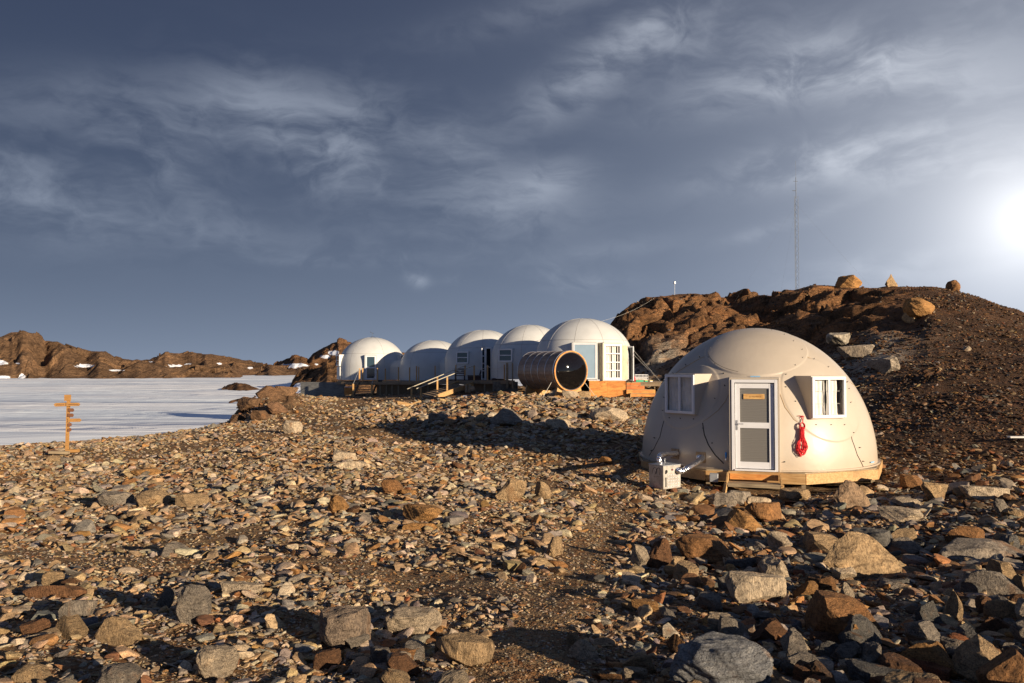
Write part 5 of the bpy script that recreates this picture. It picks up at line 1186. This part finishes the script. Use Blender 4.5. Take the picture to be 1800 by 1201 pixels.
for zz in (0, .5, 1):
    z_ = A.z+(B.z-A.z)*zz
    mb.tube([(A.x, A.y, z_), (B.x, A.y, z_), (B.x, A.y+.6, z_), (A.x, A.y+.6, z_)], .016, 4, closed=True)
sub(mb, 'basket', M['frame'], wr); mb = MB(); mb.box(((A.x+B.x)/2, A.y+.3, A.z+.09), ((B.x-A.x)*.9, .5, .16)); sub(mb, 'supplies', M['cloth'], wr)
fu = MB(); a = P(1115.5, 671, 48.4); fu.tube([(0, 0, 0), (0, 0, .24), (0, 0, .28), (0, 0, .34)], [.05, .05, .02, .02], 12); o_ = fu.build('fuel_bottle', M['rope'], None, True); o_.location = a; tag(o_, 'red bottle standing beside the foot of the open glass door', 'bottle')

# ================================================================== MAIN DECK
line = [(592, 71.5, 671), (640, 69.5, 671.5), (735, 63.0, 671), (790, 59.5, 670), (835, 56.4, 669), (905, 53.5, 669)]
def dline(px):
    xs = [l[0] for l in line]; d = float(np.interp(px, xs, [l[1] for l in line])); y = float(np.interp(px, xs, [l[2] for l in line])); return d, y
deck = empty('timber_deck', tuple(P(740, 671, 67))); tag(deck, 'long raised timber deck with bollard posts running in front of the white domes', 'deck')
def deck_pt(px, dy=0, dz=0., back=0.): d, y = dline(px); p = P(px, y+dy, d); return Vector((p.x-back*.3, p.y+back, p.z+dz))
pxs_ = [592, 612, 640, 670, 705, 735, 762, 790, 812, 835, 870, 905]
mb = MB()
for a_, b_ in zip(pxs_[:-1], pxs_[1:]):
    A, B = deck_pt(a_), deck_pt(b_); A2, B2 = A+Vector((-1.2, 6, 0)), B+Vector((-1.2, 6, 0)); zt = (A.z+B.z)/2
    tp = [mb.bm.verts.new(q) for q in (A, B, B2, A2)]; bt = [mb.bm.verts.new(q-Vector((0, 0, .06))) for q in (A, B, B2, A2)]
    mb.bm.faces.new(tp); mb.bm.faces.new(bt[::-1])
    for i in range(4): mb.bm.faces.new((tp[i], bt[i], bt[(i+1) % 4], tp[(i+1) % 4]))
sub(mb, 'deck_boards', M['deckwood'], deck)
mb = MB()
for a_, b_ in zip(pxs_[:-1], pxs_[1:]): mb.bar(deck_pt(a_, 0, -.15)+Vector((0, .03, 0)), deck_pt(b_, 0, -.15)+Vector((0, .03, 0)), .05, .18)
sub(mb, 'fascia', M['deckwood'], deck)
for px in (668, 679, 689, 700, 735, 752, 770, 789, 806, 852, 880):
    A = deck_pt(px, 0, -.24)+Vector((0, .1, 0)); zg = float(H(A.x, A.y))-.1; mb = MB(); mb.box((A.x, A.y, (A.z+zg)/2), (.10, .10, A.z-zg)); sub(mb, 'support', M['lumber_old'], deck)
for px, yt, th in ((663, 647, 1.9), (677, 648, 1.9), (700, 645.5, 2.0), (719.5, 646, 1.8), (732, 643.5, 2.0), (735.8, 645, 1.7), (764.5, 643, 2.0), (801, 642, 2.1), (857, 642, 2.2), (886.5, 641, 2.3), (637, 647, 2)):
    d, y = dline(px); A = P(px, y, d); zt = P(px, yt, d).z; w_ = th/F*d; mb = MB(); mb.box((A.x, A.y+.12, (A.z+zt)/2), (w_, w_, zt-A.z), None, .01); sub(mb, 'post', M['post'], deck)
for px, yt, th in ((891.5, 638, 4.2), (901, 638.5, 2.4)):
    d, y = dline(px); A = P(px, 683, d); zt = P(px, yt, d).z; w_ = th/F*d; mb = MB(); mb.box((A.x, A.y-.1, (A.z+zt)/2), (w_, w_*.8, zt-A.z), None, .01); sub(mb, 'post', M['lumber_old'], deck)
mb = MB(); seq = [(833.5, 643.5), (857, 643.5), (886.5, 643), (901, 641), (914, 643)]
for (xa, ya), (xb, yb) in zip(seq[:-1], seq[1:]):
    da, db = dline(min(xa, 905))[0], dline(min(xb, 905))[0]; A, B = P(xa, ya, da), P(xb, yb, db); A.y += .12; B.y += .12; mb.tube([A.lerp(B, t)-Vector((0, 0, .22*4*t*(1-t))) for t in np.linspace(0, 1, 9)], .016, 5)
sub(mb, 'rope_rail', M['ropew'], deck)
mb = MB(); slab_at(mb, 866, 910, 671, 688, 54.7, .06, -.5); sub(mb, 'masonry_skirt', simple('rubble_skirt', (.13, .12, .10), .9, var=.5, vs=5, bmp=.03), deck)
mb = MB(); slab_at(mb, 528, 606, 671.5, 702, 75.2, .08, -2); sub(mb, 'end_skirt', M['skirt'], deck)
mb = MB(); slab_at(mb, 820, 866, 672, 690, 58.5, .05, -2.5); slab_at(mb, 662, 820, 673, 704, 69.8, .05, -8.5); sub(mb, 'added_shade_boards', M['deckwood'], deck)  # dark boards added to give the shade under the deck
# orange-boarded crate with snow left of the left stairs
bx0 = empty('orange_crate', tuple(P(614, 692, 70.4))); tag(bx0, 'bright orange plywood box with snow on its lid left of the far stairs', 'box')
mb = MB(); slab_at(mb, 605, 623, 681, 694, 70.3, 1.0, .1); sub(mb, 'body', M['ply'], bx0); mb = MB(); slab_at(mb, 605.5, 622.5, 680, 680.9, 70.35, .9, .1); sub(mb, 'snow_cover', M['snow'], bx0)
mb = MB(); slab_at(mb, 612, 630, 671.8, 677, 71.6, .05); sub(mb, 'board', M['ply'], bx0)
# far stairs
fs = empty('deck_stairs', tuple(P(640, 696, 69.5))); tag(fs, 'dark wooden stairs with handrails at the left end of the deck', 'stairs')
T0 = P(648, 671.5, 69.2); B0 = P(637, 697, 67.0); B0.z = float(H(B0.x, B0.y))+.05; dirx = Vector((1, 0, 0)); sw = .78
for s_ in (-1, 1): mb = MB(); mb.bar(T0+dirx*s_*sw, B0+dirx*s_*sw, .06, .24); sub(mb, 'stringer', M['deckwood'], fs)
for k in range(6):
    t = (k+.5)/6; q = T0.lerp(B0, t); mb = MB(); mb.box(q+Vector((0, 0, .05)), (2*sw-.08, .30, .045)); sub(mb, 'tread', M['deckwood'], fs)
for s_ in (-1, 1):
    mb = MB(); b_ = B0+dirx*s_*sw+Vector((0, 0, 1.0)); t_ = T0+dirx*s_*sw+Vector((0, 0, 1.15)); mb.tube([b_, t_], .025, 6); sub(mb, 'handrail', M['galv'], fs)
    mb = MB(); q = B0+dirx*s_*sw; mb.box(q+Vector((0, .05, .48)), (.12, .12, 1.05)); sub(mb, 'post', M['post'], fs)
    mb = MB(); q = T0+dirx*s_*sw; mb.box(q+Vector((0, -.05, .57)), (.11, .11, 1.2)); sub(mb, 'post', M['post'], fs)
# long ramp stairs with two white handrails
rm = empty('ramp_stairs', tuple(P(780, 700, 53))); tag(rm, 'long shallow wooden ramp stairs with two pale handrails in the middle of the deck', 'ramp')
NT_, NB_ = P(833.5, 668, 56.6), P(739, 700, 50.2); FT_, FB_ = P(817.5, 668, 57.6), P(723.5, 697, 51.4)
for (a_, b_, m_) in ((P(832, 675, 56.4), P(770, 697, 52.2), 'lumber'), (P(806, 672.5, 57.3), P(768, 690, 55.0), 'lumber')): mb = MB(); mb.bar(a_, b_, .07, .30); sub(mb, 'stringer', M[m_], rm)
for k in range(13):
    t = k/12; a_ = P(832, 674, 56.5).lerp(P(748, 701, 50.8), t); b_ = P(808, 671.5, 57.4).lerp(P(731, 696, 51.8), t); mb = MB(); mb.bar(a_-Vector((0, 0, .03)), b_-Vector((0, 0, .03)), .30, .05); sub(mb, 'tread', M['deckwood'], rm)
for (px, y0, y1, d) in ((833.5, 642.5, 669, 56.5), (786, 663, 692, 53.4), (739.5, 681, 706, 50.3), (817.5, 642.5, 660, 57.6), (768.8, 663.5, 690, 54.4), (723.3, 681.5, 704, 51.3)):
    A = P(px, y1, d); z1 = P(px, y0, d).z; zg = min(A.z, z1-.5); mb = MB(); mb.box((A.x, A.y, (zg+z1)/2), (.105, .105, z1-zg), None, .008); sub(mb, 'post', M['post'] if px != 786 else M['lumber'], rm)
for a_, b_ in ((P(834.5, 642.5, 56.5), P(732, 683.5, 49.9)), (P(818.5, 642.5, 57.6), P(716, 684, 50.9))): mb = MB(); mb.tube([a_, b_], .028, 8); sub(mb, 'handrail', M['rail'], rm)
# log rounds near the ramp
for k, (px, py, hpx, lb) in enumerate(((819.5, 690, 13, 'shortest upright log under the head of the ramp'), (825.5, 690, 14, 'middle upright log under the head of the ramp'), (830.5, 687, 10, 'log round lying end-on beside the two upright logs'))):
    d = 55.0; A = P(px, py, d); z1 = P(px, py-hpx, d).z; mb = MB()
    if k < 2: mb.tube([(0, 0, 0), (0, 0, (z1-A.z)*.5), (.01, 0, z1-A.z)], [.10, .095, .09], 12)
    else: mb.tube([(0, -.2, .16), (0, .2, .17)], [.16, .155], 14)
    o_ = mb.build('log', M['log'], None, False); o_.location = A; tag(o_, lb, 'log')
pb = MB(); A, d = ground_hit(712, 714, 20); pb.box((0, 0, .08), (.75, .14, .18), Matrix.Rotation(.2, 3, 'Y')); pb.box((.55, .2, .14), (.55, .12, .1), Matrix.Rotation(-.3, 3, 'Y')); o_ = pb.build('timber_offcut', M['lumber'], None); o_.location = A; tag(o_, 'two pale timber offcuts lying on the track below the ramp', 'timber')
# chair, bench, clutter on the deck
def chair(px, d, ybase, wpx, hpx, label):
    A = P(px, ybase, d); root = empty('wooden_chair', tuple(A), .15); tag(root, label, 'chair'); w_ = wpx/F*d; h_ = hpx/F*d; m_ = M['redwood_chair']; t = .06
    for sx2 in (-1, 1):
        for sy2 in (-1, 1): MB().box((sx2*(w_/2-t/2), sy2*.24, h_*(.5 if sy2 > 0 else .30)), (t, t, h_*(1. if sy2 > 0 else .60))).build('leg', m_, root)
    MB().box((0, 0, h_*.42), (w_-.14, .44, .05)).build('seat', m_, root); mb = MB()
    for zz in (.62, .78, .95): mb.box((0, .25, h_*zz), (w_-.13, .03, .09))
    mb.build('backrest', m_, root)
    for sx2 in (-1, 1): MB().box((sx2*(w_/2-.03), -.02, h_*.615), (.08, .56, .04)).build('armrest', m_, root)
chair(808.5, 58.8, 669.5, 17.5, 21.5, 'dark red wooden armchair on the deck before the middle dome')
bn = empty('deck_bench', tuple(P(834, 669.3, 57.9))); tag(bn, 'low dark red wooden bench against the wall between chair and doorway', 'bench'); m_ = M['redwood_chair']; w_ = 24/F*58
MB().box((0, 0, .36), (w_, .4, .06)).build('seat', m_, bn); MB().box((0, .02, .17), (w_*.96, .34, .3)).build('base_panel', m_, bn)
MB().box((w_*.44, .16, .58), (.12, .08, .38), Matrix.Rotation(.3, 3, 'Y')).build('end_board', m_, bn)
for px, w2, h2, lb in ((869, .36, .16, 'low dark doormat box right of the open doorway'), (668, .42, .16, 'dark sack lying at the foot of the far dome door')):
    d, y = dline(px); A = P(px, y, d+.7); mb = MB(); mb.box((0, 0, h2/2), (w2, .3, h2), None, .05); o_ = mb.build('doormat_box' if px > 800 else 'dark_sack', M['black'] if px < 800 else M['redwood_chair'], None); o_.location = A+Vector((0, 0, .0)); tag(o_, lb, 'box' if px > 800 else 'sack')

# ================================================================== SAUNA BARREL
BD = 41.4; bc = P(1003, 652.5, BD); BR = 1.05; axis = Vector((math.sin(R(329)), math.cos(R(329)), 0)); BL = 3.6
bar_ = empty('sauna_barrel', (bc.x, bc.y, bc.z-BR-.12), 0); tag(bar_, 'wooden barrel sauna with steel hoops and a dark glass front', 'sauna')
bM = Matrix.Translation(Vector((0, 0, BR+.12))) @ Matrix((Vector((-axis.y, axis.x, 0)), axis, Vector((0, 0, 1)))).transposed().to_4x4()      # local y = along the barrel
def tf(o_): o_.data.transform(bM); return o_
mb = MB(); ns = 38
for k in range(ns):
    a = 2*math.pi*(k+.5)/ns; rr0 = BR-.025; wst = 2*math.pi*BR/ns-.007
    mb.box((rr0*math.cos(a), BL/2, rr0*math.sin(a)), (.045, BL, wst), Matrix.Rotation(-a, 3, 'Y'))
m, g, b = newmat('cedar'); gi = g.n('ShaderNodeNewGeometry'); oc = g.n('ShaderNodeTexCoord').outputs['Object']; n1 = g.noise(g.mapping(oc, scale=(3, 3, 3)), 2, 5, .6)
g.put(b.inputs['Base Color'], g.mix(1., g.mix(gi.outputs['Random Per Island'], (.15, .10, .075), (.32, .23, .165)), g.ramp(n1, [(.3, (.7, .7, .7)), (.7, (1.3, 1.25, 1.2))]), 'MULTIPLY')); b.inputs['Roughness'].default_value = .42; M['cedar2'] = m
tf(mb.build('staves', M['cedar2'], bar_))
for t in (.02, .235, .43, .61, .80, .99):
    mb = MB(); n = 64; yy = BL*t; mb.tube([((BR+.006)*math.cos(2*math.pi*k/n), yy, (BR+.006)*math.sin(2*math.pi*k/n)) for k in range(n)], .016 if t > .05 else .03, 6, closed=True); tf(mb.build('hoop', M['steel'], bar_))
def ringm(mb, ro_, ri_, y0, y1, n=72):
    L = []
    for (r_, y_) in ((ro_, y0), (ro_, y1), (ri_, y1), (ri_, y0)): L.append([mb.bm.verts.new((r_*math.cos(2*math.pi*k/n), y_, r_*math.sin(2*math.pi*k/n))) for k in range(n)])
    for i in range(4):
        A, B = L[i], L[(i+1) % 4]
        for k in range(n): mb.bm.faces.new((A[k], A[(k+1) % n], B[(k+1) % n], B[k]))
mb = MB(); ringm(mb, BR+.005, BR-.055, -.07, .0); tf(mb.build('front_rim', M['ply'], bar_)); mb = MB(); ringm(mb, BR-.056, BR-.10, -.055, -.02); tf(mb.build('gasket', M['black'], bar_))
# dark dished glass
mb = MB(); n, k_ = 72, 14; prev = None; RG = BR-.085; sag = .24; cv = mb.bm.verts.new((0, -.03-sag, 0)); rings = []
for i in range(1, k_+1):
    r_ = RG*i/k_; y_ = -.03-sag*(1-(i/k_)**2); rings.append([mb.bm.verts.new((r_*math.cos(2*math.pi*q/n), y_, r_*math.sin(2*math.pi*q/n))) for q in range(n)])
for q in range(n): mb.bm.faces.new((cv, rings[0][q], rings[0][(q+1) % n]))
for A, B in zip(rings[:-1], rings[1:]):
    for q in range(n): mb.bm.faces.new((A[q], B[q], B[(q+1) % n], A[(q+1) % n]))
m, g, b = newmat('smoked_glass'); b.inputs['Base Color'].default_value = (.006, .005, .005, 1); b.inputs['Roughness'].default_value = .045; b.inputs['Specular IOR Level'].default_value = .45; M['smoked'] = m
gl_o = mb.build('glass_front', M['smoked'], bar_, True); tf(gl_o)
mb = MB(); mb.bm.faces.new([mb.bm.verts.new((BR*.97*math.cos(2*math.pi*q/48), BL-.05, BR*.97*math.sin(2*math.pi*q/48))) for q in range(48)]); tf(mb.build('back_wall', M['cedar'], bar_))
for yy in (.12, BL-.5):                                  # cradles
    mb = MB(); pts = [(-.85, -BR-.30), (.85, -BR-.30), (.72, -.80)]+[(BR*1.0*math.sin(t)*1.0, -BR*math.cos(t)) for t in np.linspace(.75, -.75, 14)]+[(-.72, -.80)]
    vsA = [mb.bm.verts.new((p[0], yy, p[1])) for p in pts]; vsB = [mb.bm.verts.new((p[0], yy+.12, p[1])) for p in pts]; mb.bm.faces.new(vsA); mb.bm.faces.new(vsB[::-1])
    for i in range(len(pts)): mb.bm.faces.new((vsA[i], vsB[i], vsB[(i+1) % len(pts)], vsA[(i+1) % len(pts)]))
    tf(mb.build('cradle', M['lumber'], bar_))
mb = MB(); W3 = bM
for yy, s_ in ((.3, 1), (1.2, -1), (2.6, -1), (.2, -1)): mb.tube([(s_*BR*.9, yy, -.5), (s_*(BR+.55), yy-.15, -BR-.25)], .012, 5)
tf(mb.build('tie_strap', M['ropew'], bar_))

# ================================================================== SIGNPOST
spg, sd = ground_hit(118, 796, 12, 34); sd = spg.y; s50 = F/sd
sg = empty('signpost', tuple(spg)); tag(sg, 'wooden signpost with arrow boards pointing both ways at the edge of the snow', 'signpost')
def spx(px, py): p = P(px, py, sd); return Vector((p.x-spg.x, 0, p.z-spg.z))
mb = MB(); a, b = spx(117.5, 797), spx(120.5, 704); mb.bar(a-Vector((0, 0, .1)), b, .085, .085, up=(0, 1, 0)); mb.build('post', M['sign'], sg)
def board(pts, m_, y=-.07, th=.03, name='arrow_board', ya=0.):
    mb = MB(); A = [Vector((spx(*p).x, y, spx(*p).z)) for p in pts]; c_ = sum(A, Vector())/len(A)
    if ya: A = [c_+Matrix.Rotation(ya, 3, 'Z') @ ((q-c_)*1.0) for q in A]
    f1 = [mb.bm.verts.new(q) for q in A]; f2 = [mb.bm.verts.new(q+Vector((0, th, 0))) for q in A]; mb.bm.faces.new(f1); mb.bm.faces.new(f2[::-1])
    for i in range(len(A)): mb.bm.faces.new((f1[i], f2[i], f2[(i+1) % len(A)], f1[(i+1) % len(A)]))
    return mb.build(name, m_, sg)
board([(115, 694), (126.3, 694), (126, 704.6), (114.7, 704.6)], M['sign'], name='top_board')
b1_ = board([(96.3, 711.5), (99, 708.7), (118.5, 708), (118.5, 714), (99, 714.8)], M['sign']); b2_ = board([(119, 708.2), (141, 708), (143.2, 710.6), (141, 713.5), (119, 714)], M['sign'], -.10)
board([(121.5, 717.8), (130, 718), (131.8, 720.8), (130, 724), (121.5, 723.6)], M['signdark']); board([(120.5, 727), (129.5, 727), (131, 729.6), (129.5, 733), (120.5, 732.8)], M['signdark'])
board([(121, 736), (142, 735.6), (144.6, 738.8), (142, 741.4), (121, 741.8)], M['sign']); board([(121, 744.4), (126, 743.4), (127.5, 745), (127, 749), (121, 750)], M['signdark']); board([(120.8, 753.5), (125.5, 752), (127, 754), (126.5, 757.8), (120.8, 759)], M['signdark'])
for bo_, x0, x1, y_ in ((b1_, 101, 114, 711.5), (b2_, 124, 139, 711), ):
    mb = MB(); yb = -.074 if bo_ is b1_ else -.104; n = 9
    for k in range(n): q = spx(x0+(x1-x0)*k/(n-1), y_); mb.box((q.x, yb, q.z), (.008, .006, .035)); mb.box((q.x+.012, yb-.001, q.z+(.012 if k % 2 else -.012)), (.016, .006, .006))
    mb.build('lettering', M['signdark'], bo_)
wb = MB(); q = ground_hit(107, 801, 12, 34)[0]; wb.box((0, 0, .05), (.62, .16, .09), Matrix.Rotation(.03, 3, 'Y')); o_ = wb.build('base_timber', M['lumber_old'], None); o_.location = q+Vector((0, -.1, .06)); tag(o_, 'dark old timber laid at the left foot of the signpost', 'timber')
wb = MB(); q = ground_hit(130, 798, 12, 34)[0]; wb.box((0, 0, .05), (.40, .16, .10), Matrix.Rotation(-.03, 3, 'Y')); o_ = wb.build('base_timber', M['sign'], None); o_.location = q+Vector((0, -.1, .06)); tag(o_, 'orange-brown timber laid at the right foot of the signpost', 'timber')
for px, py, w_, h_, co, lb in ((105, 797, 22, 9, 'pale', 'broad pale stone behind the left foot of the signpost'), (123, 795, 9, 8, 'tan', 'small tan stone wedged against the signpost'), (95, 812, 30, 11, 'tan', 'tan stone in the cairn left below the signpost'), (118, 813, 22, 9, 'grey', 'grey stone in the cairn right below the signpost'), (137, 809, 14, 8, 'pale', 'pale stone at the right end of the signpost cairn')):
    p, d = ground_hit(px, py, 12, 34); put_rock(p.x, p.y, w_/F*d, h_/F*d, co, 'round', px % 11, .2, lb, sink=.15)

# ================================================================== MASTS, WIRES, PLANK
md = 80.; mz = float(H((1401-CX)/F*md, md)); mt0 = P(1401, 510, md); mst = empty('radio_mast', (mt0.x, md, mz-.3)); tag(mst, 'tall thin lattice radio mast on top of the rocky hill', 'radio mast')
Ht = P(1401, 312, md).z-mz+.3; Ht2 = P(1401, 283, md).z-mz+.3; rw = .20; legs = [Vector((rw*math.cos(a), rw*math.sin(a), 0)) for a in (R(200), R(340), R(90))]
for l_ in legs: MB().tube([l_, l_+Vector((0, 0, Ht*.86))], .016, 5).build('leg', M['mast'], mst)
mb = MB(); nb_ = int(Ht*.86/.42)
for k in range(nb_):
    z0_, z1_ = k*.42, (k+1)*.42
    for i in range(3): a, b = legs[i], legs[(i+1) % 3]; mb.tube([a+Vector((0, 0, z0_)), b+Vector((0, 0, z1_))] if k % 2 else [b+Vector((0, 0, z0_)), a+Vector((0, 0, z1_))], .008, 4)
mb.build('bracing', M['mast'], mst); MB().tube([(0, 0, Ht*.84), (0, 0, Ht)], .028, 6).build('upper_pole', M['mast'], mst); MB().tube([(0, 0, Ht), (0, 0, Ht2)], 0.010, 5).build('whip_antenna', M['mast'], mst)
mb = MB(); mb.tube([(-.35, 0, Ht*.9), (0, 0, Ht*.9)], .03, 5); mb.tube([(-.25, 0, Ht*.97), (.2, 0, Ht*.97)], .02, 5); mb.build('antenna_arm', M['mast'], mst)
mb = MB()
for a in (R(205), R(-30), R(85)): mb.tube([(0, 0, Ht*.8), (11*math.cos(a), 11*math.sin(a), -3.2)], .003, 4)
mb.build('guy_wire', M['mast'], mst)
p = P(1186, 524, 78); wp_ = empty('weather_pole', (p.x, p.y, p.z-.6)); tag(wp_, 'short pole with a small weather instrument on the cliff top left of the mast', 'weather station')
hz_ = P(1186, 498, 78).z-p.z+.6; MB().tube([(0, 0, 0), (0, 0, hz_)], .022, 6).build('pole', M['galv'], wp_); mb = MB(); mb.tube([(0, 0, hz_-.06), (0, 0, hz_+.16)], [.13, .11], 12); mb.build('instrument_head', M['frame'], wp_)
def wire(name, a, b, sag, r, m_, label):
    A, B = a, b; mb = MB(); mb.tube([A.lerp(B, t)-Vector((0, 0, sag*4*t*(1-t))) for t in np.linspace(0, 1, 24)], r, 5); o_ = mb.build(name, m_, None); tag(o_, label, 'wire'); return o_
wire('overhead_cable', P(1052, 566, 50), P(1150, 524, 74), .25, .006, M['ropew'], 'pale cable running from the nearest white dome up to the cliff top')
wire('guy_wire', P(1113, 615, 48.3), P(1162, 672, 46), .02, .010, M['ropew'], 'upper guy wire slanting down behind the glass door')
wire('guy_wire', P(1113, 622, 48.3), P(1150, 660, 46.5), .02, .010, M['ropew'], 'lower guy wire slanting down behind the glass door')
p, d = ground_hit(1790, 775, 12, 40); mb = MB(); mb.box((0, 0, .04), (.75, .16, .05), Matrix.Rotation(.0, 3, 'Z'), .01); o_ = mb.build('plank', M['cloth'], None); o_.location = p+Vector((.1, 0, .06)); tag(o_, 'short whitish plank lying on the scree at the right edge', 'plank')
